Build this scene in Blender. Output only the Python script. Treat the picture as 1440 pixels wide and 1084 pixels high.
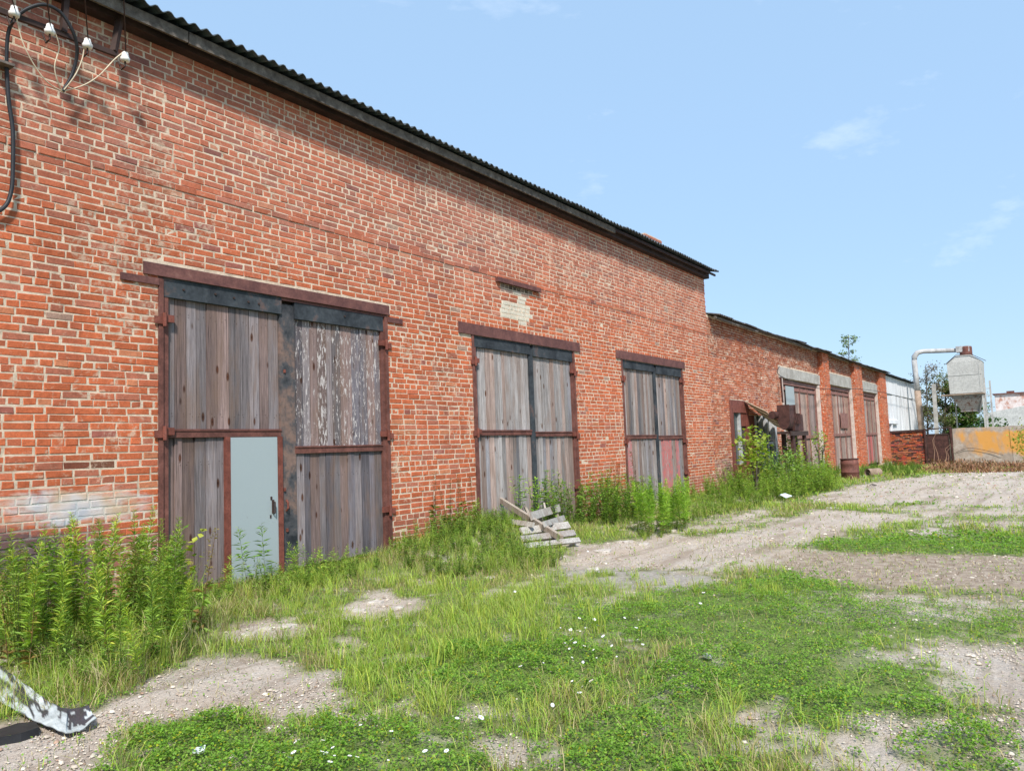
import bpy, math, random
import numpy as np
from mathutils import Matrix, Vector
for o in list(bpy.data.objects): bpy.data.objects.remove(o)
SC = bpy.context.scene
COL = SC.collection
random.seed(7)
RNG = np.random.default_rng(11)
# ------------------------------------------------------------------ camera
# world: X runs along the brick wall away from the camera, Y towards the wall, Z up
RM = np.array([[0.57381865, 0.046121, 0.81768271], [-0.81810973, 0.07835822, 0.56969857], [-0.0377971, -0.99585784, 0.08269545]])
EYE = np.array([0.0, 0.0, 1.5])
cam = bpy.data.objects.new('camera', bpy.data.cameras.new('camera'))
COL.objects.link(cam)
B = RM @ np.diag([1, -1, -1])
M4 = Matrix.Identity(4)
for i in range(3):
    for j in range(3): M4[i][j] = float(B[i, j])
    M4[i][3] = float(EYE[i])
cam.matrix_world = M4
cam.data.sensor_width = 36.0
cam.data.lens = 27.075
cam.data.clip_start = 0.05
cam.data.clip_end = 2000
SC.camera = cam
# ------------------------------------------------------------------ sky, sun, exposure
SUN_TO = Vector((-0.52, -0.47, 0.71)).normalized()
world = bpy.data.worlds.new('World'); SC.world = world; world.use_nodes = True
wn = world.node_tree; wn.nodes.clear()
sky = wn.nodes.new('ShaderNodeTexSky'); sky.sky_type = 'NISHITA'; sky.sun_disc = False
sky.sun_elevation = math.asin(SUN_TO.z); sky.sun_rotation = math.atan2(SUN_TO.x, SUN_TO.y) % (2*math.pi)
sky.air_density = 1.0; sky.dust_density = 0.6; sky.ozone_density = 1.0; sky.altitude = 150
bg = wn.nodes.new('ShaderNodeBackground'); bg.inputs['Strength'].default_value = 0.13
wo = wn.nodes.new('ShaderNodeOutputWorld')
tcw = wn.nodes.new('ShaderNodeTexCoord'); mpw = wn.nodes.new('ShaderNodeMapping')
mpw.inputs['Scale'].default_value = (1.2, 3.0, 7.0); mpw.inputs['Rotation'].default_value = (0.25, 0.1, 0.5)
nzw = wn.nodes.new('ShaderNodeTexNoise'); nzw.inputs['Scale'].default_value = 1.6; nzw.inputs['Detail'].default_value = 7
nzw.inputs['Roughness'].default_value = 0.6
rpw = wn.nodes.new('ShaderNodeValToRGB'); rpw.color_ramp.elements[0].position = 0.575; rpw.color_ramp.elements[1].position = 0.85
rpw.color_ramp.elements[0].color = (0, 0, 0, 1); rpw.color_ramp.elements[1].color = (0.55, 0.55, 0.55, 1)
mxw = wn.nodes.new('ShaderNodeMix'); mxw.data_type = 'RGBA'; mxw.inputs[7].default_value = (7.5, 8.0, 8.6, 1)
wn.links.new(tcw.outputs['Generated'], mpw.inputs[0]); wn.links.new(mpw.outputs[0], nzw.inputs[0])
wn.links.new(nzw.outputs[0], rpw.inputs[0]); wn.links.new(rpw.outputs[0], mxw.inputs[0])
hz = wn.nodes.new('ShaderNodeMix'); hz.data_type = 'RGBA'; hz.inputs[0].default_value = 0.75; hz.inputs[7].default_value = (2.95, 4.5, 6.5, 1)
wn.links.new(sky.outputs[0], hz.inputs[6]); wn.links.new(hz.outputs[2], mxw.inputs[6])
wn.links.new(mxw.outputs[2], bg.inputs[0]); wn.links.new(bg.outputs[0], wo.inputs[0])
sl = bpy.data.lights.new('sun', 'SUN'); sl.energy = 4.3; sl.angle = math.radians(6); sl.color = (1.0, 0.955, 0.89)
so = bpy.data.objects.new('sun', sl); COL.objects.link(so)
so.rotation_euler = SUN_TO.to_track_quat('Z', 'Y').to_euler()
SC.view_settings.view_transform = 'Standard'; SC.view_settings.look = 'None'
SC.view_settings.exposure = 0.38; SC.view_settings.gamma = 1.0
SC.render.film_transparent = False
try:
    SC.cycles.max_bounces = 6; SC.cycles.diffuse_bounces = 3; SC.cycles.transparent_max_bounces = 6
except Exception: pass

# ------------------------------------------------------------------ helpers
def ray(px, py): return RM @ np.array([px-720., py-542., 1083.])
def at(px, py, Y):                    # point of the sight line lying Y metres to the left of the camera
    r = ray(px, py); return EYE + r*(Y/r[1])
def atx(px, py, X):
    r = ray(px, py); return EYE + r*(X/r[0])

def lin(r, g, b): # sRGB 0-255 -> linear
    f = lambda c: (c/255/12.92) if c/255 <= 0.04045 else ((c/255+0.055)/1.055)**2.4
    return (f(r), f(g), f(b))

def hash2(i, j, s):
    n = (i.astype(np.int64)*374761393 + j.astype(np.int64)*668265263 + s*974634777) & 0xffffffff
    n = ((n ^ (n >> 13))*1274126177) & 0xffffffff
    return ((n ^ (n >> 16)) & 0xffffff)/float(0xffffff)
def vnoise(x, y, s=0):
    x = np.asarray(x, float); y = np.asarray(y, float)
    i = np.floor(x); j = np.floor(y); fx = x-i; fy = y-j
    fx = fx*fx*(3-2*fx); fy = fy*fy*(3-2*fy)
    a = hash2(i, j, s); b = hash2(i+1, j, s); c = hash2(i, j+1, s); d = hash2(i+1, j+1, s)
    return (a*(1-fx)+b*fx)*(1-fy) + (c*(1-fx)+d*fx)*fy
def fbm(x, y, sc, s=0, o=4):
    t = 0; a = 0.5; x = np.asarray(x, float)*sc; y = np.asarray(y, float)*sc
    for k in range(o):
        t = t + a*vnoise(x+17.3*k, y-9.1*k, s+k); a *= 0.5; x = x*2.03; y = y*2.03
    return t/(1-0.5**o)
def sstep(a, b, x):
    t = np.clip((np.asarray(x, float)-a)/(b-a), 0, 1); return t*t*(3-2*t)

class MB:
    def __init__(s): s.v = []; s.f = []; s.m = []; s.c = []; s.p = []; s.col = (0.5, 0.5, 0.5); s.pnt = (0, 0, 0, 0)
    def add(s, vs, fs, m=0, col=None, pnt=None, cols=None):
        b = len(s.v); s.v += [tuple(map(float, v)) for v in vs]
        s.f += [tuple(i+b for i in f) for f in fs]; s.m += [m]*len(fs)
        c = col or s.col
        s.c += cols if cols else [c]*len(vs)
        s.p += [pnt or s.pnt]*len(vs)
    def box(s, x0, x1, y0, y1, z0, z1, m=0, col=None, pnt=None, jit=0.0):
        vs = [(x, y, z) for z in (z0, z1) for y in (y0, y1) for x in (x0, x1)]
        if jit: vs = [tuple(c+random.uniform(-jit, jit) for c in v) for v in vs]
        s.add(vs, [(0, 2, 3, 1), (4, 5, 7, 6), (0, 1, 5, 4), (2, 6, 7, 3), (0, 4, 6, 2), (1, 3, 7, 5)], m, col, pnt)
    def bar(s, a, b, w, h=None, m=0, col=None, up=(0, 0, 1)):
        h = h or w; a = Vector(a); b = Vector(b); d = (b-a).normalized(); up = Vector(up)
        if abs(d.dot(up)) > 0.98: up = Vector((1, 0, 0))
        u = d.cross(up).normalized(); n = u.cross(d).normalized()
        vs = []
        for p in (a, b):
            for sx, sy in ((-1, -1), (1, -1), (1, 1), (-1, 1)): vs.append(p+u*sx*w/2+n*sy*h/2)
        s.add(vs, [(3, 2, 1, 0), (4, 5, 6, 7), (0, 1, 5, 4), (1, 2, 6, 5), (2, 3, 7, 6), (3, 0, 4, 7)], m, col)
    def tube(s, pts, r, n=6, m=0, col=None, caps=True):
        pts = [Vector(p) for p in pts]; k = len(pts)
        rs = r if isinstance(r, (list, tuple)) else [r]*k
        vs = []; pu = None
        for i, p in enumerate(pts):
            d = (pts[min(i+1, k-1)]-pts[max(i-1, 0)]).normalized()
            if pu is None:
                up = Vector((0, 0, 1)) if abs(d.z) < 0.9 else Vector((1, 0, 0)); u = d.cross(up).normalized()
            else: u = (pu - d*pu.dot(d)).normalized()
            pu = u; w = d.cross(u)
            for j in range(n):
                a = 2*math.pi*j/n; vs.append(p+(u*math.cos(a)+w*math.sin(a))*rs[i])
        fs = [(i*n+j, i*n+(j+1) % n, (i+1)*n+(j+1) % n, (i+1)*n+j) for i in range(k-1) for j in range(n)]
        if caps: fs += [tuple(range(n-1, -1, -1)), tuple((k-1)*n+j for j in range(n))]
        s.add(vs, fs, m, col)
    def quad(s, a, b, c, d, m=0, col=None): s.add([a, b, c, d], [(0, 1, 2, 3)], m, col)
    def build(s, name, mats, parent=None, smooth=False):
        me = bpy.data.meshes.new(name); me.from_pydata(s.v, [], s.f)
        for mt in (mats if isinstance(mats, (list, tuple)) else [mats]): me.materials.append(mt)
        me.polygons.foreach_set('material_index', s.m)
        if smooth: me.polygons.foreach_set('use_smooth', [True]*len(s.f))
        a = me.attributes.new('Col', 'FLOAT_COLOR', 'POINT')
        a.data.foreach_set('color', np.hstack([np.array(s.c, float), np.ones((len(s.c), 1))]).ravel())
        a = me.attributes.new('Pnt', 'FLOAT_COLOR', 'POINT')
        a.data.foreach_set('color', np.array(s.p, float).ravel())
        me.update()
        o = bpy.data.objects.new(name, me); COL.objects.link(o)
        if parent is not None: o.parent = parent; o.matrix_parent_inverse = parent.matrix_basis.inverted()
        return o

def tri_mesh(name, V, T, C, mat, parent=None):
    me = bpy.data.meshes.new(name); n = len(V); t = len(T)
    me.vertices.add(n); me.vertices.foreach_set('co', np.ascontiguousarray(V, dtype=np.float32).ravel())
    me.loops.add(t*3); me.loops.foreach_set('vertex_index', np.ascontiguousarray(T, dtype=np.int32).ravel())
    me.polygons.add(t); me.polygons.foreach_set('loop_start', np.arange(0, t*3, 3, dtype=np.int32))
    me.polygons.foreach_set('loop_total', np.full(t, 3, dtype=np.int32))
    me.materials.append(mat)
    a = me.attributes.new('Col', 'FLOAT_COLOR', 'POINT')
    a.data.foreach_set('color', np.hstack([C, np.ones((n, 1))]).astype(np.float32).ravel())
    me.update(calc_edges=True)
    o = bpy.data.objects.new(name, me); COL.objects.link(o)
    if parent is not None: o.parent = parent; o.matrix_parent_inverse = parent.matrix_basis.inverted()
    return o

def tag(o, label=None, cat=None, group=None, kind=None):
    if label: o['label'] = label
    if cat: o['category'] = cat
    if group: o['group'] = group
    if kind: o['kind'] = kind
    return o
def empty(name, loc=(0, 0, 0), label=None, cat=None, group=None):
    o = bpy.data.objects.new(name, None); COL.objects.link(o); o.location = loc
    o.empty_display_size = 0.2
    return tag(o, label, cat, group)

# ------------------------------------------------------------------ materials
def newmat(name):
    m = bpy.data.materials.new(name); m.use_nodes = True; nt = m.node_tree
    bs = nt.nodes['Principled BSDF']; bs.inputs['Roughness'].default_value = 0.85
    bs.inputs['Specular IOR Level'].default_value = 0.25
    return m, nt, bs
def N(nt, typ, **k):
    n = nt.nodes.new(typ)
    for a, b in k.items(): setattr(n, a, b)
    return n
def noise(nt, scale, detail=4, rough=0.6, vec=None, coords='Object', mscale=None, dist=0.0):
    n = N(nt, 'ShaderNodeTexNoise'); n.inputs['Scale'].default_value = scale; n.inputs['Detail'].default_value = detail
    n.inputs['Roughness'].default_value = rough; n.inputs['Distortion'].default_value = dist
    tc = N(nt, 'ShaderNodeNewGeometry') if coords == 'World' else N(nt, 'ShaderNodeTexCoord')
    src = tc.outputs['Position'] if coords == 'World' else tc.outputs[coords]
    if mscale:
        mp = N(nt, 'ShaderNodeMapping'); mp.inputs['Scale'].default_value = mscale
        nt.links.new(src, mp.inputs[0]); src = mp.outputs[0]
    nt.links.new(src, n.inputs['Vector']); return n.outputs[0]
def ramp(nt, fac, stops):
    r = N(nt, 'ShaderNodeValToRGB'); el = r.color_ramp.elements
    while len(el) < len(stops): el.new(0.5)
    for e, (p, c) in zip(el, stops): e.position = p; e.color = (c, c, c, 1) if isinstance(c, (int, float)) else (*c, 1)
    nt.links.new(fac, r.inputs[0]); return r.outputs[0]
def mix(nt, fac, a, b, mode='MIX'):
    n = N(nt, 'ShaderNodeMix', data_type='RGBA', blend_type=mode)
    for sock, v in ((n.inputs[0], fac), (n.inputs[6], a), (n.inputs[7], b)):
        if isinstance(v, (int, float)): sock.default_value = v
        elif isinstance(v, tuple): sock.default_value = (*v, 1)
        else: nt.links.new(v, sock)
    return n.outputs[2]
def math_(nt, op, a, b=0.5):
    n = N(nt, 'ShaderNodeMath', operation=op)
    for sock, v in ((n.inputs[0], a), (n.inputs[1], b)):
        if isinstance(v, (int, float)): sock.default_value = v
        else: nt.links.new(v, sock)
    return n.outputs[0]
def attr(nt, name='Col', out='Color'):
    a = N(nt, 'ShaderNodeAttribute', attribute_name=name); return a.outputs[out]
def bump(nt, bs, h, strength=0.5, dist=0.01):
    b = N(nt, 'ShaderNodeBump'); b.inputs['Strength'].default_value = strength; b.inputs['Distance'].default_value = dist
    nt.links.new(h, b.inputs['Height']); nt.links.new(b.outputs[0], bs.inputs['Normal'])

def old_paint(nt, c):
    ge = N(nt, 'ShaderNodeNewGeometry')
    def blob(cx, cz, rx, rz):
        mp = N(nt, 'ShaderNodeMapping', vector_type='POINT'); mp.inputs['Scale'].default_value = (1/rx, 0, 1/rz); mp.inputs['Location'].default_value = (-cx/rx, 0, -cz/rz)
        nt.links.new(ge.outputs['Position'], mp.inputs[0]); vm = N(nt, 'ShaderNodeVectorMath', operation='LENGTH'); nt.links.new(mp.outputs[0], vm.inputs[0])
        return vm.outputs['Value']
    n1 = noise(nt, 1.0, 7, .7, coords='World', mscale=(2.5, 1, 7), dist=.4)
    soot = math_(nt, 'SUBTRACT', math_(nt, 'MULTIPLY', n1, 1.6), blob(3.3, .55, 1.0, .62))
    c = mix(nt, ramp(nt, soot, [(.0, 0.0), (.35, .82)]), c, (.075, .07, .08))
    w = math_(nt, 'SUBTRACT', math_(nt, 'MULTIPLY', n1, 1.7), blob(3.75, 1.10, 1.0, .24))
    c = mix(nt, ramp(nt, w, [(.0, 0.0), (.42, .8)]), c, ramp(nt, noise(nt, 3.0, 3, .5, coords='World'), [(.35, (.40, .47, .53)), (.5, (.58, .57, .55)), (.65, (.52, .42, .30))]))
    return c
def mat_brick():
    m, nt, bs = newmat('brick')
    c = attr(nt)
    c = mix(nt, 1.0, c, ramp(nt, noise(nt, 14, 6, .7, coords='World'), [(.25, .72), (.5, .97), (.78, 1.18)]), 'MULTIPLY')
    c = mix(nt, 1.0, c, ramp(nt, noise(nt, 70, 3, .6, coords='World'), [(.3, .8), (.7, 1.12)]), 'MULTIPLY')
    big = noise(nt, 0.8, 3, .6, coords='World')
    sm = noise(nt, 11, 7, .72, coords='World', dist=.5)
    thr = math_(nt, 'ADD', sm, math_(nt, 'MULTIPLY', math_(nt, 'SUBTRACT', big, .5), .5))
    c = mix(nt, ramp(nt, thr, [(.575, 0.0), (.70, .75)]), c, (.56, .41, .30))
    c = mix(nt, 1.0, c, ramp(nt, noise(nt, 1.0, 5, .6, coords='World', mscale=(1.6, 1.6, .22), dist=.3), [(.3, .80), (.5, 1.0), (.7, 1.08)]), 'MULTIPLY')
    c = mix(nt, ramp(nt, noise(nt, 5, 8, .75, coords='World'), [(.28, .45), (.40, 0.0)]), c, (.10, .05, .04))
    c = old_paint(nt, c)
    nt.links.new(c, bs.inputs['Base Color']); bs.inputs['Roughness'].default_value = .92
    bump(nt, bs, noise(nt, 60, 6, .75, coords='World'), .6, .006)
    return m
def mat_mortar():
    m, nt, bs = newmat('mortar')
    c = ramp(nt, noise(nt, 9, 8, .7, coords='World'), [(.3, (.26, .19, .14)), (.40, (.50, .385, .285)), (.58, (.68, .54, .41))])
    c = old_paint(nt, c)
    nt.links.new(c, bs.inputs['Base Color'])
    bump(nt, bs, noise(nt, 45, 6, .8, coords='World'), .9, .012)
    return m
def mat_wood(name='weathered_wood', base=1.0):
    m, nt, bs = newmat(name)
    c = attr(nt)
    g1 = noise(nt, 1.0, 8, .72, coords='World', mscale=(55, 55, 1.6), dist=.35)
    g2 = noise(nt, 1.0, 6, .65, coords='World', mscale=(6, 6, 1.1), dist=.3)
    g3 = noise(nt, 1.0, 4, .6, coords='World', mscale=(160, 160, 5))
    c = mix(nt, 1.0, c, ramp(nt, g1, [(.28, .22), (.42, .75), (.6, 1.15), (.8, 1.6)]), 'MULTIPLY')
    c = mix(nt, 1.0, c, ramp(nt, g3, [(.32, .7), (.6, 1.12)]), 'MULTIPLY')
    c = mix(nt, ramp(nt, g2, [(.46, 0.0), (.68, .6)]), c, (.20, .125, .09))
    # knots
    ge = N(nt, 'ShaderNodeNewGeometry'); mp = N(nt, 'ShaderNodeMapping'); mp.inputs['Scale'].default_value = (8.5, .01, 3.0)
    nt.links.new(ge.outputs['Position'], mp.inputs[0])
    vo = N(nt, 'ShaderNodeTexVoronoi'); vo.inputs['Scale'].default_value = 1.0; vo.inputs['Randomness'].default_value = 1
    nt.links.new(mp.outputs[0], vo.inputs['Vector'])
    kd = ramp(nt, vo.outputs['Distance'], [(.05, (.12, .07, .05)), (.085, (.55, .30, .18)), (.12, (.30, .17, .12)), (.20, (1, 1, 1))])
    sc_ = N(nt, 'ShaderNodeSeparateColor'); nt.links.new(vo.outputs['Color'], sc_.inputs[0])
    c = mix(nt, math_(nt, 'GREATER_THAN', sc_.outputs[0], .45), c, mix(nt, 1.0, c, kd, 'MULTIPLY'))
    # paint left on some boards
    pa = N(nt, 'ShaderNodeAttribute', attribute_name='Pnt')
    pn = noise(nt, 1.0, 8, .75, coords='World', mscale=(30, 30, 7), dist=.4)
    pf = math_(nt, 'GREATER_THAN', math_(nt, 'ADD', pn, math_(nt, 'MULTIPLY', pa.outputs['Alpha'], .5)), .72)
    pf = math_(nt, 'MULTIPLY', pf, ramp(nt, pa.outputs['Alpha'], [(.02, 0.0), (.05, 1.0)]))
    c = mix(nt, pf, c, pa.outputs['Color'])
    nt.links.new(c, bs.inputs['Base Color']); bs.inputs['Roughness'].default_value = .9
    bump(nt, bs, g1, .7, .006)
    return m
def mat_metal(name, c1, c2, c3=None, sc=6, rough=.7, bmp=.4, streak=False, lo=.4, hi=.62, metallic=0.0, fine=.78):
    m, nt, bs = newmat(name)
    n1 = noise(nt, 1.0, 8, .7, coords='World', mscale=(sc, sc, sc*(.25 if streak else 1)), dist=.3)
    c = ramp(nt, n1, [(lo, c1), (hi, c2)] + ([(min(hi+.12, .99), c3)] if c3 else []))
    c = mix(nt, 1.0, c, ramp(nt, noise(nt, sc*9, 4, .6, coords='World'), [(.3, fine), (.7, 2.0-fine-.07 if fine < .9 else 1.02)]), 'MULTIPLY')
    nt.links.new(c, bs.inputs['Base Color']); bs.inputs['Roughness'].default_value = rough
    bs.inputs['Metallic'].default_value = metallic
    bump(nt, bs, noise(nt, sc*7, 5, .7, coords='World'), bmp, .004)
    return m
def mat_plain(name, c, rough=.7, sc=12, var=.25):
    m, nt, bs = newmat(name)
    cc = mix(nt, 1.0, c, ramp(nt, noise(nt, sc, 6, .65, coords='World'), [(.3, 1-var), (.7, 1+var)]), 'MULTIPLY')
    nt.links.new(cc, bs.inputs['Base Color']); bs.inputs['Roughness'].default_value = rough
    return m
def mat_leaf(name='leaf', trans=.35, rough=.55):
    m, nt, bs = newmat(name)
    c = attr(nt)
    oi = N(nt, 'ShaderNodeObjectInfo')
    c = mix(nt, 1.0, c, ramp(nt, oi.outputs['Random'], [(0, (.62, .68, .6)), (.5, (.95, .95, .95)), (1, (1.28, 1.18, 1.1))]), 'MULTIPLY')
    nt.links.new(c, bs.inputs['Base Color']); bs.inputs['Roughness'].default_value = rough
    bs.inputs['Specular IOR Level'].default_value = .2
    tr = N(nt, 'ShaderNodeBsdfTranslucent'); nt.links.new(mix(nt, 1.0, c, (1.15, 1.25, .5), 'MULTIPLY'), tr.inputs[0])
    ms = N(nt, 'ShaderNodeMixShader'); ms.inputs[0].default_value = trans
    out = nt.nodes['Material Output']
    nt.links.new(bs.outputs[0], ms.inputs[1]); nt.links.new(tr.outputs[0], ms.inputs[2]); nt.links.new(ms.outputs[0], out.inputs[0])
    return m
def mat_vcol(name, rough=.9, bmp=.3, sc=40):
    m, nt, bs = newmat(name)
    c = mix(nt, 1.0, attr(nt), ramp(nt, noise(nt, sc, 4, .6, coords='World'), [(.3, .75), (.7, 1.2)]), 'MULTIPLY')
    nt.links.new(c, bs.inputs['Base Color']); bs.inputs['Roughness'].default_value = rough
    bump(nt, bs, noise(nt, sc*1.5, 4, .7, coords='World'), bmp, .004)
    return m
def mat_ground():
    m, nt, bs = newmat('earth_and_gravel')
    ma = N(nt, 'ShaderNodeAttribute', attribute_name='Col'); sp = N(nt, 'ShaderNodeSeparateColor')
    nt.links.new(ma.outputs['Color'], sp.inputs[0])
    n_big = noise(nt, .9, 5, .6, coords='World'); n_mid = noise(nt, 7, 7, .72, coords='World'); n_f = noise(nt, 60, 5, .7, coords='World')
    grav = ramp(nt, n_mid, [(.3, (.40, .33, .27)), (.47, (.53, .455, .385)), (.66, (.65, .585, .515))])
    grav = mix(nt, 1.0, grav, ramp(nt, n_f, [(.3, .7), (.7, 1.22)]), 'MULTIPLY')
    ge = N(nt, 'ShaderNodeNewGeometry')
    vo = N(nt, 'ShaderNodeTexVoronoi'); vo.inputs['Scale'].default_value = 42
    nt.links.new(ge.outputs['Position'], vo.inputs['Vector'])
    st = ramp(nt, vo.outputs['Distance'], [(.0, 1.2), (.32, .95), (.5, .62)])
    grav = mix(nt, ramp(nt, n_mid, [(.45, .0), (.66, .7)]), grav, mix(nt, 1.0, grav, st, 'MULTIPLY'))
    grav = mix(nt, ramp(nt, n_big, [(.35, .55), (.6, 0.0)]), grav, (.39, .30, .225))
    rut = noise(nt, 1.0, 5, .6, coords='World', mscale=(.35, 2.4, 1), dist=.8)
    grav = mix(nt, 1.0, grav, ramp(nt, rut, [(.36, (.74, .70, .66)), (.5, (1, 1, 1)), (.68, (1.08, 1.07, 1.05))]), 'MULTIPLY')
    soil = ramp(nt, n_mid, [(.3, (.10, .085, .05)), (.5, (.19, .155, .095)), (.7, (.33, .27, .18))])
    mossy = ramp(nt, n_mid, [(.3, (.09, .14, .035)), (.55, (.17, .22, .06)), (.75, (.28, .28, .11))])
    soil = mix(nt, attr(nt, 'Moss', 'Fac'), soil, mossy)
    c = mix(nt, sp.outputs[0], soil, grav)
    dull = ramp(nt, n_mid, [(.3, (.21, .155, .11)), (.5, (.34, .265, .20)), (.7, (.50, .42, .335))])
    c = mix(nt, sp.outputs[1], c, dull)
    asp = ramp(nt, noise(nt, 25, 6, .7, coords='World'), [(.3, (.25, .225, .195)), (.5, (.35, .315, .275)), (.72, (.50, .455, .40))])
    c = mix(nt, sp.outputs[2], c, asp)
    nt.links.new(c, bs.inputs['Base Color']); bs.inputs['Roughness'].default_value = .95
    hh = math_(nt, 'ADD', n_f, math_(nt, 'MULTIPLY', n_mid, 1.5))
    bump(nt, bs, hh, .8, .02)
    return m
def mat_patchwall():   # grey render with worn orange paint
    m, nt, bs = newmat('worn_orange_render')
    ge = N(nt, 'ShaderNodeNewGeometry')
    base = ramp(nt, noise(nt, 3.5, 8, .7, coords='World'), [(.3, (.25, .21, .175)), (.5, (.36, .29, .24)), (.7, (.48, .43, .38))])
    sx = N(nt, 'ShaderNodeSeparateXYZ'); nt.links.new(ge.outputs['Position'], sx.inputs[0])
    hgt = ramp(nt, math_(nt, 'MULTIPLY', math_(nt, 'ADD', sx.outputs[2], .4), .5), [(.2, 0.0), (.42, 1.0), (.90, 1.0), (1.0, .2)])
    yy = ramp(nt, math_(nt, 'MULTIPLY', sx.outputs[1], .2), [(.40, 1.0), (.62, .75), (.82, .35), (.92, .0)])
    pn = noise(nt, 1.1, 7, .62, coords='World', mscale=(1, 1, .6), dist=.3)
    f = math_(nt, 'ADD', pn, math_(nt, 'MULTIPLY', math_(nt, 'MULTIPLY', hgt, yy), .30))
    c = mix(nt, ramp(nt, f, [(.58, 0.0), (.76, .9)]), base, (.64, .30, .06))
    c = mix(nt, ramp(nt, noise(nt, 9, 8, .75, coords='World'), [(.60, 0.0), (.70, .5)]), c, (.17, .13, .10))
    nt.links.new(c, bs.inputs['Base Color']); bump(nt, bs, noise(nt, 14, 7, .75, coords='World'), .6, .02)
    return m

M = dict(
 brick=mat_brick(), mortar=mat_mortar(), wood=mat_wood(), vcol=mat_vcol('painted_surface'),
 lintel=mat_metal('brown_lintel', (.10, .042, .038), (.17, .072, .06), (.22, .11, .09), 4),
 palerust=mat_metal('faded_brown_paint', (.20, .095, .078), (.30, .15, .125), (.36, .22, .19), 5),
 rust=mat_metal('rust_brown_paint', (.105, .042, .033), (.19, .075, .058), (.26, .12, .09), 5),
 rustred=mat_metal('red_rust', (.13, .04, .028), (.22, .07, .05), (.10, .04, .03), 9),
 rustdark=mat_metal('dark_rust', (.045, .02, .017), (.095, .042, .035), (.16, .07, .05), 6),
 tar=mat_metal('tar_black', (.016, .019, .024), (.05, .058, .066), (.15, .09, .075), 2.6, .8, .4, False, .36, .58),
 tarpost=mat_metal('worn_tar', (.02, .023, .028), (.07, .07, .075), (.20, .13, .105), 2.2, .85, .5, False, .38, .50),
 wicket=mat_metal('grey_blue_paint', (.325, .372, .382), (.325, .372, .382), (.17, .13, .10), 16, .5, .12, False, .5, .66, 0.0, .96),
 beam=mat_metal('dark_brown_beam', (.030, .018, .018), (.06, .034, .032), None, 3),
 greywood=mat_metal('grey_board', (.07, .058, .05), (.17, .145, .125), (.24, .21, .185), 8, .9, .5, False, .35, .6),
 sheet=mat_metal('slate_roof_sheet', (.055, .07, .085), (.12, .14, .16), None, 4, .9),
 sheetdark=mat_metal('dark_roof_sheet', (.045, .045, .048), (.13, .125, .12), (.2, .19, .18), 7, .9),
 white=mat_plain('white_porcelain', (.75, .73, .70), .35), black=mat_plain('black_rubber', (.025, .026, .03), .5),
 cream=mat_plain('cream_wire', (.62, .52, .38), .6), iron=mat_plain('brown_iron', (.05, .03, .025), .7),
 concrete=mat_metal('pale_concrete', (.31, .29, .26), (.44, .42, .385), (.52, .50, .46), 3, .9, .5),
 whitewash=mat_metal('whitewash', (.42, .42, .42), (.68, .68, .69), (.78, .78, .79), 1.8, .9, .4, True, .3, .5),
 plaster=mat_metal('pink_plaster', (.48, .38, .32), (.66, .56, .50), None, 5, .9),
 glass=None, leaf=mat_leaf('green_leaf', .35), grass=mat_leaf('grass_blade', .4), dry=mat_leaf('dry_stalk', .15, .8),
 galv=mat_metal('galvanised_grey', (.40, .39, .365), (.47, .46, .43), (.52, .51, .48), 1.5, .7, .15),
 galvrust=mat_metal('rusting_galvanised', (.22, .21, .20), (.28, .265, .25), (.12, .055, .035), 5, .75, .5, False, .42, .50),
 duct=mat_metal('zinc_duct', (.30, .29, .28), (.50, .49, .48), (.56, .55, .54), 2, .6, .2),
 ductrust=mat_metal('brown_duct', (.24, .17, .12), (.40, .30, .23), (.5, .42, .35), 2, .75, .3),
 bark=mat_metal('grey_bark', (.07, .055, .045), (.14, .115, .095), None, 12, .9),
 patch=mat_patchwall(), ground=mat_ground(), farwall=mat_metal('pale_render', (.42, .42, .41), (.55, .55, .535), None, .8, .9, .2),
 farbrick=mat_metal('limewashed_brick', (.42, .22, .16), (.60, .50, .46), (.66, .60, .57), 2.2, .9, .4, False, .40, .5),
)
gm, nt, bs = newmat('window_glass'); bs.inputs['Base Color'].default_value = (.05, .065, .065, 1); bs.inputs['Roughness'].default_value = .12
bs.inputs['Specular IOR Level'].default_value = .6; M['glass'] = gm
M['tin'] = mat_vcol('peeling_tin_coat', .4, .15, 14)

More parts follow.
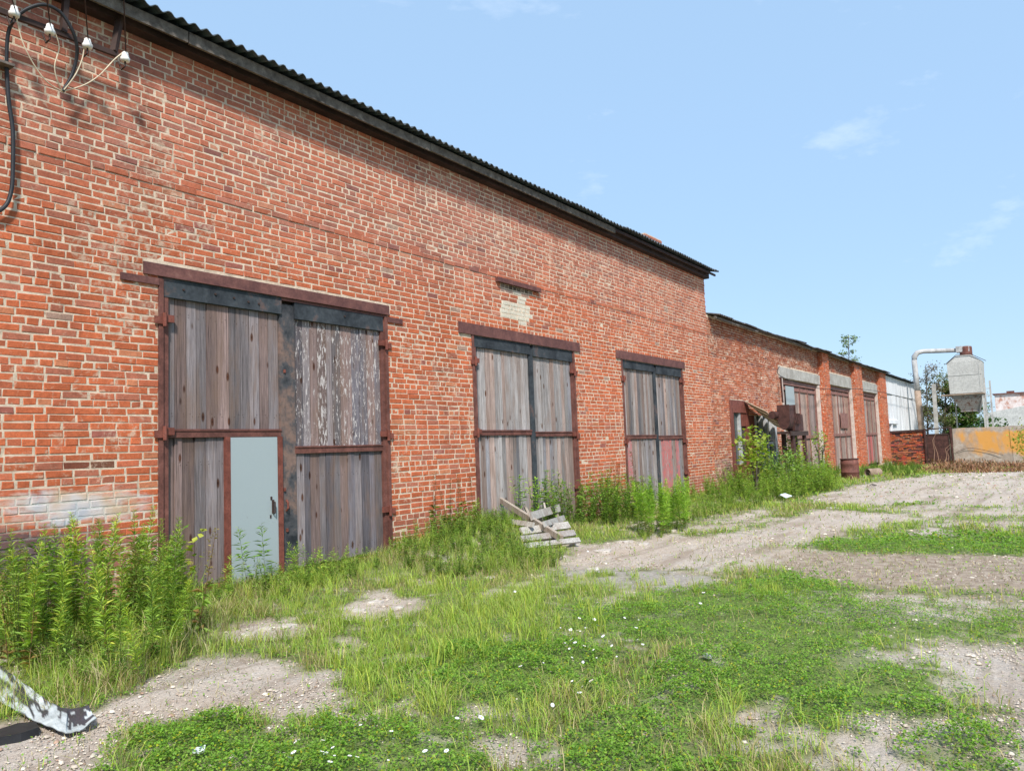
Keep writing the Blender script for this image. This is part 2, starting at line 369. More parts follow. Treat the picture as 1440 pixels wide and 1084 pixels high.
# ------------------------------------------------------------------ ground
POLY = {
 'bare':[[(1.53,4.27),(1.83,5.15),(2.32,5.24),(2.50,4.91),(2.96,5.25),(3.37,5.40),(3.60,5.38),(3.74,4.89),(3.74,4.12),(3.34,3.75),(3.06,3.87),(2.81,4.20),(2.49,4.42),(2.21,4.27),(1.82,3.76)],[(3.92,5.96),(4.28,6.40),(4.76,6.21),(4.70,5.54),(4.39,5.27),(3.98,5.57)],[(5.49,6.04),(6.02,5.95),(6.00,5.34),(5.62,5.10),(5.14,5.27),(5.09,5.50)],[(8.27,5.12),(10.20,6.16),(10.59,5.76),(11.95,5.43),(11.90,4.56),(13.63,4.18),(17.28,4.22),(16.38,2.70),(15.39,1.97),(13.43,2.76),(11.38,3.30),(9.91,3.81),(8.95,3.36),(8.62,4.22)],[(19.18,5.00),(25.75,5.19),(31.21,3.89),(36,3.2),(36,-14),(32.55,-14),(19.70,-2.33),(19.03,0.60),(19.22,2.44),(17.91,3.64)],[(4.23,2.09),(4.64,2.21),(4.99,2.06),(4.79,1.94),(4.46,1.94),(4.17,1.95)],[(3.13,2.44),(3.32,2.49),(3.47,2.41),(3.44,2.17),(3.25,2.14),(3.06,2.30)],[(4.13,1.43),(4.48,1.50),(4.73,1.43),(4.57,1.33),(4.18,1.35)],[(6.07,1.35),(5.92,1.00),(6.16,0.72),(5.77,0.73),(5.65,0.96),(5.82,1.21)],[(5.31,0.64),(6.02,0.42),(6.61,-.3),(5.86,-.3),(5.29,0.39),(5.05,0.58)],[(4.10,0.98),(4.44,0.98),(4.60,0.80),(4.47,0.62),(3.95,0.59),(3.87,0.72)],[(5.39,2.27),(5.48,2.09),(5.22,1.98),(5.13,2.09)],[(13.61,2.06),(14.07,1.51),(13.15,1.23),(12.49,1.62)],[(4.34,4.86),(4.53,4.99),(4.47,4.59),(4.26,4.53)]],
 'dull':[[(9.97,3.09),(10.80,2.68),(11.02,1.44),(11.72,-2.5),(9.23,-2.5),(8.55,0.84),(8.37,1.76),(9.02,2.48)]],
 'sparse':[[(17.44,3.14),(19.46,2.05),(18.76,-2),(15.01,-2),(14.55,1.87)],[(7.89,2.39),(8.91,-1),(9,-4),(2,-4),(3.2,0.07),(3.60,0.96),(4.57,1.08),(5.38,0.65),(6.88,0.94),(6.72,1.88)],[(11.53,4.20),(13.79,3.51),(12.94,2.66),(9.21,2.69),(8.92,3.44)],[(12.95,6.88),(15.32,5.84),(17.72,5.09),(13.63,4.18),(11.58,5.64)]],
 'asphalt':[[(7.26,4.73),(8.68,5.36),(8.53,4.46),(8.92,3.44),(8.28,3.08),(7.61,3.25),(7.30,3.59),(7.56,4.23)]],
 'clover':[[(4.65,4.22),(5.44,3.13),(4.43,2.46),(3.77,2.82),(3.89,3.48)],[(6.41,3.98),(7.65,2.96),(9.29,2.48),(7.82,1.65),(6.15,1.42),(5.74,2.25),(5.39,2.97)],[(5.74,2.25),(6.15,1.42),(5.54,0.66),(4.80,0.66),(4.41,1.15),(4.48,1.77),(3.67,1.85),(3.37,1.36),(2.7,1.96),(3.53,2.10),(4.53,2.26)],[(2.76,3.49),(3.48,2.85),(2.87,2.24),(2.2,2.6),(2.32,3.20)],[(11.1,2.9),(12.9,2.35),(13.2,0.47),(12.6,-1.5),(11.58,-1),(10.9,2.20)],[(7.14,1.63),(7.73,1.05),(6.45,0.80),(6.13,1.22)],[(6.99,0.71),(8.08,0.27),(6.96,0.25),(6.35,0.57)],[(4.37,0.80),(4.91,0.24),(4.16,0.22),(3.95,0.59)],[(2.41,4.34),(2.83,4.03),(2.52,3.09),(2.06,3.65)]],
 'w1':[[(2.60,7.35),(2.66,5.7),(2.80,5.06),(3.80,5.75),(4.62,7.13),(5.08,7.7),(2.9,7.7)]],
 'w2':[[(4.74,7.1),(5.43,6.75),(7.22,7.07),(8.1,7.7),(6.80,7.7),(5.0,7.7)]],
 'w3':[[(7.45,7.25),(8.2,7.7),(12.9,7.75),(12.6,7.1),(11.3,7.0),(10.28,6.73),(9.6,5.8),(8.24,5.20),(7.45,5.50),(7.00,6.21)]],
 'w4':[[(12.6,7.0),(13.6,7.7),(15.2,7.7),(15.2,7.0),(13.0,6.5)]],
 'w5':[[(12.22,6.01),(13.52,5.64),(12.46,5.14),(11.17,5.38)]],
 'w6':[[(14.52,6.05),(15.6,7.6),(30,7.6),(27,6.0),(24.70,5.58),(23.06,4.95),(18.50,5.41),(14.0,5.6)]],
 'w7':[[(26.00,7.5),(48,7.5),(46,6),(34.01,4.2),(30.62,4.2),(25.66,5.3)]],
}
DAISY=[(3.65,3.02),(3.25,2.70),(3.24,2.53),(3.38,2.57),(3.07,2.86),(2.91,2.85),(2.94,3.01),(2.90,3.06),(2.77,2.97),(2.69,2.92),(2.74,3.17),(2.70,3.20),(2.46,3.05),(2.43,3.04),(2.58,2.96),(2.53,2.93),(2.60,2.82),(2.61,2.78),(2.49,2.83),(2.56,2.59),(2.48,2.63),(4.76,4.69),(4.18,2.93),(4.86,2.95),(4.76,2.91),(4.81,2.89),(5.09,3.20),(4.92,3.20),(4.75,2.78),(4.68,2.65),(4.18,2.41),(3.92,2.34),(3.99,2.20),(3.65,2.13),(5.78,2.99),(5.29,3.11),(5.14,3.06),(5.28,3.30),(5.13,2.84),(4.85,2.62),(3.66,2.36),(2.84,2.43),(2.77,2.50),(5.56,3.15),(5.38,3.02),(5.51,3.26),(5.25,3.19),(5.52,2.76),(4.45,2.62),(6.21,3.48),(6.50,3.58),(6.29,4.44),(9.14,5.23),(8.85,4.99),(7.96,4.44),(6.28,2.61),(6.62,2.67),(6.98,2.78),(6.50,2.74),(7.73,2.83),(5.63,2.22),(3.60,1.21),(5.09,2.50)]
def inpoly(x, y, poly):
    r = np.zeros(x.shape, bool); n = len(poly)
    for i in range(n):
        x0, y0 = poly[i]; x1, y1 = poly[(i+1) % n]
        c = ((y0 > y) != (y1 > y)) & (x < (x1-x0)*(y-y0)/((y1-y0) if y1 != y0 else 1e-9)+x0)
        r ^= c
    return r
def mask(key, x, y, wob=.22, soft=3):
    x = np.asarray(x, float); y = np.asarray(y, float)
    d = .25+.035*np.hypot(x, y)
    t = 0.0
    for k in range(soft):
        wx = x + wob*d*3*(fbm(x, y, 2.2/1.0, 50+k*7)-.5) + .9*wob*d*3*(vnoise(x*9, y*9, 90+k)-.5)
        wy = y + wob*d*3*(fbm(x, y, 2.2/1.0, 70+k*7)-.5) + .9*wob*d*3*(vnoise(x*9, y*9, 95+k)-.5)
        r = np.zeros(x.shape, bool)
        for p in POLY[key]: r |= inpoly(wx, wy, p)
        t = t + r
    return t/soft
def gz(x, y):
    x = np.asarray(x, float); y = np.asarray(y, float)
    z = -.3*sstep(30, 49, x)
    z = z + .30*np.exp(-((x-9.5)/1.6)**2-((y-7.2)/.75)**2)
    z = z + .12*sstep(6.2, 7.7, y)*sstep(13, 17, x)*(1-sstep(44, 50, x)) + .05*sstep(6.5, 7.8, y)*sstep(1, 3, x)*(1-sstep(13, 16, x))
    near = 1-sstep(25, 45, np.hypot(x, y))
    z = z + near*(.05*(fbm(x, y, .55, 3)-.5)+.028*(fbm(x, y, 3.2, 5)-.5))
    return z
def cover(x, y):
    """masks: bare 0..1, dull, asphalt, clover, density of green"""
    b = mask('bare', x, y); s = mask('sparse', x, y, .3); a = mask('asphalt', x, y, .4); a = a*sstep(.30, .46, fbm(x, y, 3.1, 144)); d = mask('dull', x, y, .3)
    cl = mask('clover', x, y, .45)
    n = fbm(x, y, 1.6, 21); n2 = fbm(x, y, 6., 33)
    far = sstep(36.2, 38, x)*(y < 20)
    side = sstep(0, 4, -np.asarray(y, float)) * .35
    bare = np.clip(b*1.0 + s*(.75*sstep(.34, .56, n*.5+n2*.5)+.25) + .8*sstep(.55, .66, n*.5+n2*.5) + side*n, 0, 1)
    bare = np.clip(bare - cl*.6*(n2 > .36), 0, 1)
    return bare, d, a, cl
def grid_axis(segs):
    out = []
    for a, b, st in segs: out += list(np.arange(a, b, st))
    return np.array(out+[segs[-1][1]])
gx = grid_axis([(-400, -40, 90), (-40, -4, 6), (-4, 1, .5), (1, 8, .045), (8, 16, .09), (16, 34, .2), (34, 60, 1.), (60, 140, 8), (140, 600, 60)])
gy = grid_axis([(-400, -60, 60), (-60, -12, 4), (-12, -3, .5), (-3, 0, .12), (0, 8.2, .045), (8.2, 12, .6), (12, 60, 6), (60, 400, 60)])
GX, GY = np.meshgrid(gx, gy, indexing='ij'); GZ = gz(GX, GY)
bare, dull, asp, clv = cover(GX, GY)
GZ = GZ - .008*bare
far = (np.hypot(GX, GY) > 60); bare = np.where(far, .3, bare)
nx, ny = GX.shape
V = np.stack([GX, GY, GZ], -1).reshape(-1, 3); idx = np.arange(nx*ny).reshape(nx, ny)
q = np.stack([idx[:-1, :-1], idx[1:, :-1], idx[1:, 1:], idx[:-1, 1:]], -1).reshape(-1, 4)
T = np.concatenate([q[:, [0, 1, 2]], q[:, [0, 2, 3]]])
C = np.stack([bare, np.clip(dull, 0, 1), asp], -1).reshape(-1, 3)
g = tri_mesh('ground', V, T, C, M['ground']); tag(g, kind='structure')
am = g.data.attributes.new('Moss', 'FLOAT', 'POINT'); am.data.foreach_set('value', np.clip(.55+clv, 0, 1).ravel().astype(np.float32))
g.data.polygons.foreach_set('use_smooth', np.ones(len(T), bool))

# ------------------------------------------------------------------ brickwork
YW = 7.85
CRS = .077
def brick_face(mb, O, U, Nn, L, z0, z1, holes=(), colfn=None, seed=0, hdr=5, step=None, rough=.0042, wild=0.):
    """bricks along direction U from O, outward normal Nn; u in 0..L"""
    rnd = random.Random(seed)
    O = Vector(O); U = Vector(U); Nn = Vector(Nn); Z = Vector((0, 0, 1))
    r = 0; z = z0
    while z+.05 < z1:
        h = .0668+rnd.uniform(-.002, .002)
        header = (r % hdr) == hdr-1
        bl, pitch = (.1185, .1285) if header else (.2495, .2595)
        u = -(.13 if r % 2 else 0) - (rnd.random()*.06) - (.065 if header else 0)
        wav = .004*math.sin(z*3+seed)
        while u < L:
            a = max(u, 0); l = bl+rnd.uniform(-.012, .006); b = min(u+l, L)
            if not header and rnd.random() < .07: b = min(u+.117, L); nxt = u+.1285
            else: nxt = u+pitch+rnd.uniform(-.002, .004)
            u = nxt
            segs = [(a, b)]
            zc = z+h/2
            for (h0, h1, hz0, hz1) in holes:
                if hz0-.02 < zc < hz1+.02:
                    ns = []
                    for s0, s1 in segs:
                        if s1 <= h0 or s0 >= h1: ns.append((s0, s1))
                        else:
                            if s0 < h0: ns.append((s0, h0))
                            if s1 > h1: ns.append((h1, s1))
                    segs = ns
            for s0, s1 in segs:
                if s1-s0 < .03: continue
                c = colfn(s0, s1, z, rnd) if colfn else (.45, .1, .05)
                if c is None: continue
                out = (step(z) if step else 0) + rnd.gauss(0, .0016+wild*.006)
                if rnd.random() < .035+wild*.12: out -= rnd.uniform(.002, .0045)
                j = lambda k=rough: rnd.uniform(-k, k)
                bev = .0065; out = max(out, -.0032 if not wild else -.0062 if wild < 1 else -.03)
                zz0 = z+wav+rnd.gauss(0, .0015)-wild*rnd.random()*.006; zz1 = zz0+h
                ring0 = [(s0+j(), zz0+j()), (s1+j(), zz0+j()), (s1+j(), zz1+j()), (s0+j(), zz1+j())]
                cu = (s0+s1)/2; cz = (zz0+zz1)/2
                vs = []
                for d, ins in ((-.022, 0), (out-.006, 0), (out, bev)):
                    for (pu, pz) in ring0:
                        qu = pu + (ins if pu < cu else -ins); qz = pz + (ins if pz < cz else -ins)
                        dd = d + (j(.0018) if ins else 0)
                        vs.append(O+U*qu+Nn*dd+Z*qz)
                fs = [(8, 9, 10, 11)]
                for a0, b0 in ((0, 4), (4, 8)):
                    for k in range(4): fs.append((a0+k, a0+(k+1) % 4, b0+(k+1) % 4, b0+k))
                mb.add(vs, fs, 0, c)
        z += CRS; r += 1
def slab(mb, x0, x1, y0, y1, z0, z1, holes, m=1):
    hs = sorted(holes); x = x0; col = (.5, .4, .3)
    for (h0, h1, a, b) in hs:
        if h0 > x: mb.box(x, h0, y0, y1, z0, z1, m, col)
        if a > z0: mb.box(h0, h1, y0, y1, z0, a, m, col)
        if b < z1: mb.box(h0, h1, y0, y1, b, z1, m, col)
        x = h1
    if x < x1: mb.box(x, x1, y0, y1, z0, z1, m, col)
def brickcol(s, z, rnd, sat=1.0):
    t = rnd.random(); k = rnd.uniform(.76, 1.04)
    if t < .60: c = (.535, .135, .056)
    elif t < .82: c = (.50, .135, .066)
    elif t < .94: c = (.45, .148, .088)
    elif t < .955: c = (.34, .11, .08)
    else: c = (.56, .20, .10)
    return tuple(v*k for v in c)
NICHE = (11.05, 12.0)
pale_rows = {}
def fn_tall(s0, s1, z, rnd):
    x = .5*(s0+s1); c = brickcol(x, z, rnd)
    hi = float(sstep(3.3, 5.2, z))
    g = (c[0]+c[1]+c[2])/3
    duln = hi*.24*float(vnoise(x*.4, z*.5, 4)+.3)
    c = tuple(v*(1-duln)+g*duln*1.1 for v in c)
    # soot and old paint near the ground left of the first gate
    n = float(fbm(x, z, 1.7, 8)); n2 = float(vnoise(x*3, z*6, 12))
    if x < 4.6:
        if abs(z-1.45) < .06 and abs(x-3.98) < .25: c = tuple(v*.35+.01 for v in c)
        if z < .7: c = tuple(.6*v+.4*w for v, w in zip(c, (.22, .18, .17)))
    if z < .55 and x > 8: c = tuple(v*.7+.03 for v in c)
    if rnd.random() < .006 and z > 2.5: return (.36, .22, .165)
    # pale painted patch in the bricked-up vent; lintel shade coloured into its top courses
    if 11.05 < x < 12.0 and 3.72 < z < 4.48:
        u = (x-11.05)/.95
        if z > 4.36: return (.10, .075, .055) if rnd.random() < .5 else (.22, .16, .13)
        if z > 4.28: return (.50, .44, .36) if .42 < u < .75 else (.33, .22, .18)
        if z > 4.14: return (.62, .56, .46) if .42 < u < .70 else c
        if z > 3.90: return (.64, .58, .47)
        if z > 3.78 : return (.62, .56, .45) if (u < .36 and u > .08) or (.6 < u < .93) else c
        return (.60, .54, .44) if .6 < u < .9 else c
    return c
G1 = (4.60, 8.13, -.2, 3.53); G2 = (10.13, 13.52, -.2, 3.44); G3 = (15.60, 19.12, -.2, 3.44)
holes = [G1, G2, G3]
lint = [(4.43, 8.17, 3.525, 3.67), (9.79, 13.74, 3.44, 3.635), (15.36, 19.28, 3.44, 3.635), (10.88, 12.27, 4.46, 4.55)]

HB = empty('brick_building', (11, YW, 0), 'long tall red brick building with three big weathered plank gates and a corrugated roof edge', 'building')
mb = MB()
sh = lambda hs, dx=0: [(a-dx, b-dx, c, d) for a, b, c, d in hs]
brick_face(mb, (-1.56, YW, 0), (1, 0, 0), (0, -1, 0), 22.66, -.15, 6.30, sh(holes+lint, -1.56), lambda a, b, z, r: fn_tall(a-1.56, b-1.56, z, r), 3,
           step=lambda z: .009 if 4.47 < z < 4.56 else 0.0)
slab(mb, -1.55, 21.08, YW+.0042, YW+.42, -.3, 6.32, holes)
mb.box(-1.55, -1.15, YW+.42, 20, -.3, 6.3, 1, (.5, .4, .3)); mb.box(20.7, 21.08, YW+.42, 20, -.3, 6.3, 1, (.5, .4, .3)); mb.box(-1.55, 21.08, 20, 20.4, -.3, 6.3, 1, (.5, .4, .3))
# end faces of the wall, brick again
brick_face(mb, (21.082, YW, 0), (0, 1, 0), (1, 0, 0), 6.0, 4.9, 6.30, (), lambda a, b, z, r: brickcol(a, z, r), 9)
mb.add([(21.07, YW+.42, 6.3), (21.07, 20.4, 6.3), (21.07, 14.1, 7.9)], [(0, 1, 2)], 1)
mb.build('wall', [M['brick'], M['mortar']], HB)
# lintels
for i, (a, b, c, d) in enumerate(lint):
    l = MB(); 
    yy = YW-.016 if i < 3 else YW-.06
    l.box(a, b, yy, YW+.05, c+.002, d-.004, 0, jit=.003)
    l.box(a, b, yy-.012, yy+.002, c+.002, c+.016, 0)
    if i == 0:
        l.box(4.18, 4.60, YW-.022, YW+.02, 3.425, 3.50); l.box(8.135, 8.44, YW-.022, YW+.02, 3.425, 3.50)
        l.box(4.60, 8.135, YW+.004, YW+.03, 3.49, 3.523)
    o = l.build('lintel', M['lintel'], HB)

def corrugated(name, x0, x1, y0, z0, y1, z1, mat, parent, pitch=.15, amp=.022, jitter=.02, sheet=1.13, seed=1, layers=1, sag=0.0, ragged=0.0):
    rnd = random.Random(seed); mb = MB(); x = x0; k = 0
    rows = 3
    while x < x1-.05:
        xe = min(x+sheet, x1); n = max(4, int((xe-x)/pitch*8))
        dy = rnd.uniform(-jitter, jitter)-rnd.random()*ragged; dz = rnd.uniform(0, .012)+(k % 2)*.008; tilt = rnd.uniform(-.008, .008)
        vs = []
        for i in range(n+1):
            xx = x+(xe-x+.04)*i/n
            w = amp*math.cos(2*math.pi*xx/pitch)
            sg = -sag*math.sin(math.pi*(xx-x0)/(x1-x0))+ (sag*.35*math.sin(xx*1.1) if sag else 0)
            for (yy, zz) in ((y0+dy, z0), (y0+dy+(y1-y0)*.5, z0+(z1-z0)*.5), (y1, z1)):
                e = rnd.uniform(-.004, .004) if yy < y0+.3 else 0
                vs.append((xx, yy+e, zz+w+dz+tilt*i/n+sg)); vs.append((xx, yy+e, zz+w+dz-.009+tilt*i/n+sg))
        fs = []
        for i in range(n):
            a = i*6; b = a+6
            fs += [(a, b, b+2, a+2), (a+2, b+2, b+4, a+4), (a+1, a+3, b+3, b+1), (a+3, a+5, b+5, b+3), (a, a+1, b+1, b), (a+4, b+4, b+5, a+5)]
        fs += [(0, 2, 3, 1), (2, 4, 5, 3)]; e = n*6; fs += [(e, e+1, e+3, e+2), (e+2, e+3, e+5, e+4)]
        mb.add(vs, fs, 0); x = xe; k += 1
    return mb.build(name, mat, parent, smooth=False)
corrugated('roof', -1.6, 21.17, 7.44, 6.325, 14.1, 7.95, M['sheet'], HB, seed=3)
mb = MB(); mb.box(-1.6, 21.2, 14.1, 14.13, 7.9, 7.94); 
mb.add([(-1.6, 14.1, 7.93), (21.2, 14.1, 7.93), (21.2, 20.8, 6.2), (-1.6, 20.8, 6.2)], [(0, 1, 2, 3)])
mb.build('rear_roof', M['sheet'], HB)
mb = MB(); mb.box(-1.6, 21.12, 7.70, 7.86, 6.15, 6.34); mb.box(-1.6, 21.0, 7.60, 7.705, 6.265, 6.31)
mb.build('eaves_beam', M['beam'], HB)
mb = MB()
xs = [-1.6, 1.1, 4.8, 8.9, 12.7, 15.1]
for a, b in zip(xs[:-1], xs[1:]): mb.box(a, b-.012, 7.565, 7.598, 6.165+random.uniform(-.006, .006), 6.292, jit=.003)
mb.build('fascia_board', M['greywood'], HB)
mb = MB(); mb.box(15.1, 21.3, 7.57, 7.60, 6.225, 6.285, jit=.002)
mb.build('fascia_board', M['beam'], HB)
# chimney
cx0 = at(908, 345, 9.0)[0]; ctop = float(at(925, 338, 9.0)[2])+.07
ch = MB(); brick_face(ch, (cx0, 9.0, 0), (1, 0, 0), (0, -1, 0), 1.15, 6.6, ctop, (), lambda a, b, z, r: tuple(v*.8+.05 for v in brickcol(a, z, r)), 5)
brick_face(ch, (cx0, 9.7, 0), (0, -1, 0), (-1, 0, 0), .7, 6.6, ctop, (), lambda a, b, z, r: tuple(v*.8+.05 for v in brickcol(a, z, r)), 6)
ch.box(cx0+.01, cx0+1.14, 9.01, 9.7, 6.5, ctop-.02, 1)
ch.build('chimney', [M['brick'], M['mortar']], HB)

# ------------------------------------------------------------------ gates
def planks(mb, x0, x1, y, z0, z1, rnd, wmin=.11, wmax=.19, paint=None, base=(.235, .215, .215), ragged=.0, th=.03, widths=None):
    x = x0; k = 0
    while x < x1-.02:
        w = rnd.uniform(wmin, wmax); xe = min(x+w, x1)
        if x1-xe < .06: xe = x1
        t = rnd.random(); f = rnd.uniform(.58, 1.3)
        c = base if t < .6 else (base[0]*1.12, base[1]*.92, base[2]*.83) if t < .85 else (base[0]*.75, base[1]*.78, base[2]*.85)
        c = tuple(v*f for v in c)
        p = paint(.5*(x+xe), k) if paint else (0, 0, 0, 0)
        dy = rnd.uniform(-.007, .007); g = rnd.uniform(.0015, .006)
        dz = rnd.uniform(0, ragged)
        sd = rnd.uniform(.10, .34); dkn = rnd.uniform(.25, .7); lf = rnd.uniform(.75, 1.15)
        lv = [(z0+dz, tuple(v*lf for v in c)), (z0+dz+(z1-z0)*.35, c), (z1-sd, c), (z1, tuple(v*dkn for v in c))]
        vs = []; cc = []
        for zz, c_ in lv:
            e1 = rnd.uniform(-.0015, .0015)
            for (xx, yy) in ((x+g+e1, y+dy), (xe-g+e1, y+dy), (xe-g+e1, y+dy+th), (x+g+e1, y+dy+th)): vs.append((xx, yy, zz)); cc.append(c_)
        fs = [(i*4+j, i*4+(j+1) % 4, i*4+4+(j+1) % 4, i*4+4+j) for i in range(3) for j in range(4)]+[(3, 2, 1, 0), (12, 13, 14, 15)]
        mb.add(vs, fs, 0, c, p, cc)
        for zz in (z1-.33, z1-.36, z0+.16, z0+.19):
            xn = rnd.uniform(x+.025, xe-.025); mb.box(xn-.0035, xn+.0035, y+dy-.003, y+dy+.002, zz-.0035, zz+.0035, 0, (.05, .03, .025))
        x = xe; k += 1
def gate(name, label, x0, x1, pc, pw, ztop, rows, lm, rm, base, seed, wood_y=.055, paint=None, wicket=None, postmat='tar', bot=(.08, .02), tarh=.19, fw=.10, fmat='rust', tarmat='tar', pl=(.11, .19)):
    rnd = random.Random(seed)
    g = empty(name, ((x0+x1)/2, YW, 0)); g.parent = HB; g.matrix_parent_inverse = HB.matrix_basis.inverted(); g['label'] = label
    y = YW+wood_y
    for a, b in ((x0, x0+fw*.55), (x1-fw*.55, x1)):
        f = MB(); f.box(a, b, YW-.012, YW+.10, -.2, ztop, jit=.002); f.build('jamb', M[fmat], g)
    for a, b in ((x0+fw*.6, x0+fw*1.25), (x1-fw*1.25, x1-fw*.6)):
        f = MB(); f.box(a, b, YW+.012, YW+.06, .03, ztop-.06); f.build('stile', M[fmat], g)
    lx0, lx1 = x0+fw*1.1, pc-pw/2; rx0, rx1 = pc+pw/2, x1-fw*1.1
    def leaf(a, b, zm, zb, side):
        m = MB()
        if side == 'L' and wicket:
            w0, w1 = wicket
            planks(m, a, b, y, zm+.03, ztop-.02, rnd, pl[0], pl[1], base=base, paint=paint and (lambda x, k: paint(x, 'L', 1)))
            planks(m, a, w0-.06, y, zb, zm+.01, rnd, pl[0], pl[1], base=base)
        else:
            planks(m, a, b, y, zm+.03, ztop-.02, rnd, pl[0], pl[1], base=base, paint=paint and (lambda x, k: paint(x, side, 1)))
            planks(m, a, b, y, zb, zm+.01, rnd, pl[0], pl[1], base=base, paint=paint and (lambda x, k: paint(x, side, 0)), ragged=.03)
        m.build('planks', M['wood'], g)
        q = MB(); q.box(a-.02, b+.01, y-.03, y+.012, zm-.045, zm+.045, jit=.003)
        q.box(a-.02, b+.01, y-.042, y-.028, zm+.025, zm+.04)
        q.build('crossbar', M[fmat], g)
    leaf(lx0, lx1, lm, bot[0], 'L'); leaf(rx0, rx1, rm, bot[1], 'R')
    t = MB(); t.box(lx0-.06, lx1+.02, y-.05, y+.01, ztop-tarh+.0, ztop+.03, jit=.006); t.build('tar_strip', M[tarmat], g)
    t = MB(); t.box(rx0-.01, rx1+.03, y-.05, y+.01, ztop-tarh-.03, ztop-.0, jit=.006); t.build('tar_strip', M[tarmat], g)
    p = MB(); p.box(pc-pw/2, pc+pw/2, y-.028, y+.03, .0, ztop-.05, jit=.004)
    p.build('centre_strip', M[postmat], g)
    bk = MB(); bk.box(x0+.02, x1-.02, y+.04, y+.08, -.2, ztop+.02); bk.build('backing', M['iron'], g)
    hz = [ztop*.88, lm-.05, .75]
    for s, xx in ((-1, x0+fw*.57), (1, x1-fw*.57)):
        for zz in hz[: (3 if s > 0 else 2)]:
            h = MB(); zz += rnd.uniform(-.1, .1)
            h.tube([(xx, YW-.035, zz-.075), (xx, YW-.035, zz+.075)], .022, 8)
            h.box(min(xx, xx+s*.11), max(xx, xx+s*.11), YW-.030, YW-.014, zz-.05, zz+.03)
            h.box(min(xx, xx-s*.12), max(xx, xx-s*.12), YW-.020, YW+.015, zz-.02, zz+.06)
            h.build('hinge', M['rustred'], g)
    return g
def paint1(x, side, up):
    if side == 'R' and up: 
        a = (.31 if x > 7.15 else .38 if 6.86 < x < 7.0 else .22)
        return (.50, .45, .43, a if rnd_p.random() < .85 else .3)
    return (0, 0, 0, 0)
rnd_p = random.Random(2)
g1 = gate('gate', 'largest plank gate with a grey-blue wicket door in its left leaf', G1[0], G1[1], 6.345, .24, 3.50, 0, 1.815, 1.60, (.205, .175, .178), 4, paint=paint1, wicket=(5.50, 6.17), pl=(.095, .155), bot=(.12, .12), postmat='tarpost')
def sub(mb, name, mat, par): return mb.build(name, mat, par)
y = YW+.055
w = MB(); w.box(5.50, 6.165, y-.038, y-.012, .06, 1.765, jit=.002); w.box(5.50, 6.165, y-.041, y-.037, .06, .075); sub(w, 'wicket_door', M['wicket'], g1)
w = MB(); w.box(5.43, 5.495, y-.045, y+.01, .04, 1.77); w.box(6.17, 6.235, y-.052, y-.02, .1, 1.77); sub(w, 'wicket_frame', M['rustred'], g1)
w = MB(); w.box(6.070, 6.095, y-.056, y-.038, .84, 1.0); w.tube([(6.085, y-.05, .98), (6.085, y-.085, .97), (6.085, y-.085, .84), (6.085, y-.05, .83)], .008, 6); w.box(6.04, 6.06, y-.045, y-.037, .78, .82); w.box(6.05, 6.075, y-.045, y-.037, 1.0, 1.04); sub(w, 'handle', M['iron'], g1)
w = MB(); w.box(4.86, 5.40, y-.05, y-.02, -.02, .115, jit=.01); sub(w, 'bottom_plate', M['rustred'], g1)
w = MB(); w.box(7.22, 7.95, y-.05, y-.02, -.02, .12, jit=.012); sub(w, 'bottom_plate', M['rustred'], g1)
for xx, zz in ((6.29, 2.6), (6.27, 1.12), (6.3, .62)):
    w = MB(); w.box(xx-.012, xx+.012, y-.045, y-.02, zz-.03, zz+.012); sub(w, 'bolt', M['rustred'], g1)
w = MB()
w.tube([(6.29, y-.04, .85), (6.29, y-.07, .88), (6.29, y-.07, .95), (6.29, y-.04, .98)], .014, 6); sub(w, 'padlock', M['rustred'], g1)
for xx, zz in ((5.55, 3.42), (5.75, 3.40), (4.9, 3.42), (5.9, 3.395), (5.3, 3.43), (7.3, 3.41)):
    w = MB(); w.tube([(xx, y-.065, zz), (xx, y-.045, zz)], .013, 8); sub(w, 'bolt', M['iron'], g1)
g2 = gate('gate', 'middle plank gate of bare silvery wood with a narrow tarred centre strip', G2[0], G2[1], 11.95, .13, 3.44, 0, 1.80, 1.77, (.33, .30, .29), 8, bot=(-.05, .0), pl=(.09, .15))
def paint3(x, side, up):
    if not up and side == 'R' and (17.6 < x < 18.25 or 18.55 < x < 18.8): return (.46, .15, .14, .50)
    if not up and side == 'L' and 15.8 < x < 16.05: return (.44, .16, .15, .5)
    return (0, 0, 0, 0)
g3 = gate('gate', 'plank gate with faded red boards in the lower right leaf', G3[0], G3[1], 17.42, .15, 3.44, 0, 1.68, 1.66, (.32, .28, .265), 15, paint=paint3, bot=(.0, .0), pl=(.09, .15))

# ------------------------------------------------------------------ low annex
AX0, AX1 = 21.1, 48.7
LB = empty('low_brick_building', (35, YW, 0), 'low red brick annex with three narrow gates under concrete lintels and a sagging roof', 'building')
A1 = (28.35, 33.45, -.2, 3.70); A2 = (35.0, 39.85, -.2, 3.80); A3 = (42.0, 46.5, -.2, 3.80); PO = (22.6, 24.35, .35, 2.72); PO2 = (24.35, 26.9, .35, 2.30)
lnA = [(27.9, 33.75, 3.70, 4.10), (34.9, 39.95, 3.80, 4.33), (41.95, 46.7, 3.80, 4.33)]
def fn_low(s0, s1, z, rnd):
    x = s0; c = brickcol(x, z, rnd)
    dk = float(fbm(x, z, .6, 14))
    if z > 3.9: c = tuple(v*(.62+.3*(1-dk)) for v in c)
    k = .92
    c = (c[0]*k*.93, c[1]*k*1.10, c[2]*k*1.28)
    if z < 1.0 and x < 24: c = tuple(.7*v+.08 for v in c)
    return c
mb = MB(); hA = [A1, A2, A3, PO, PO2]
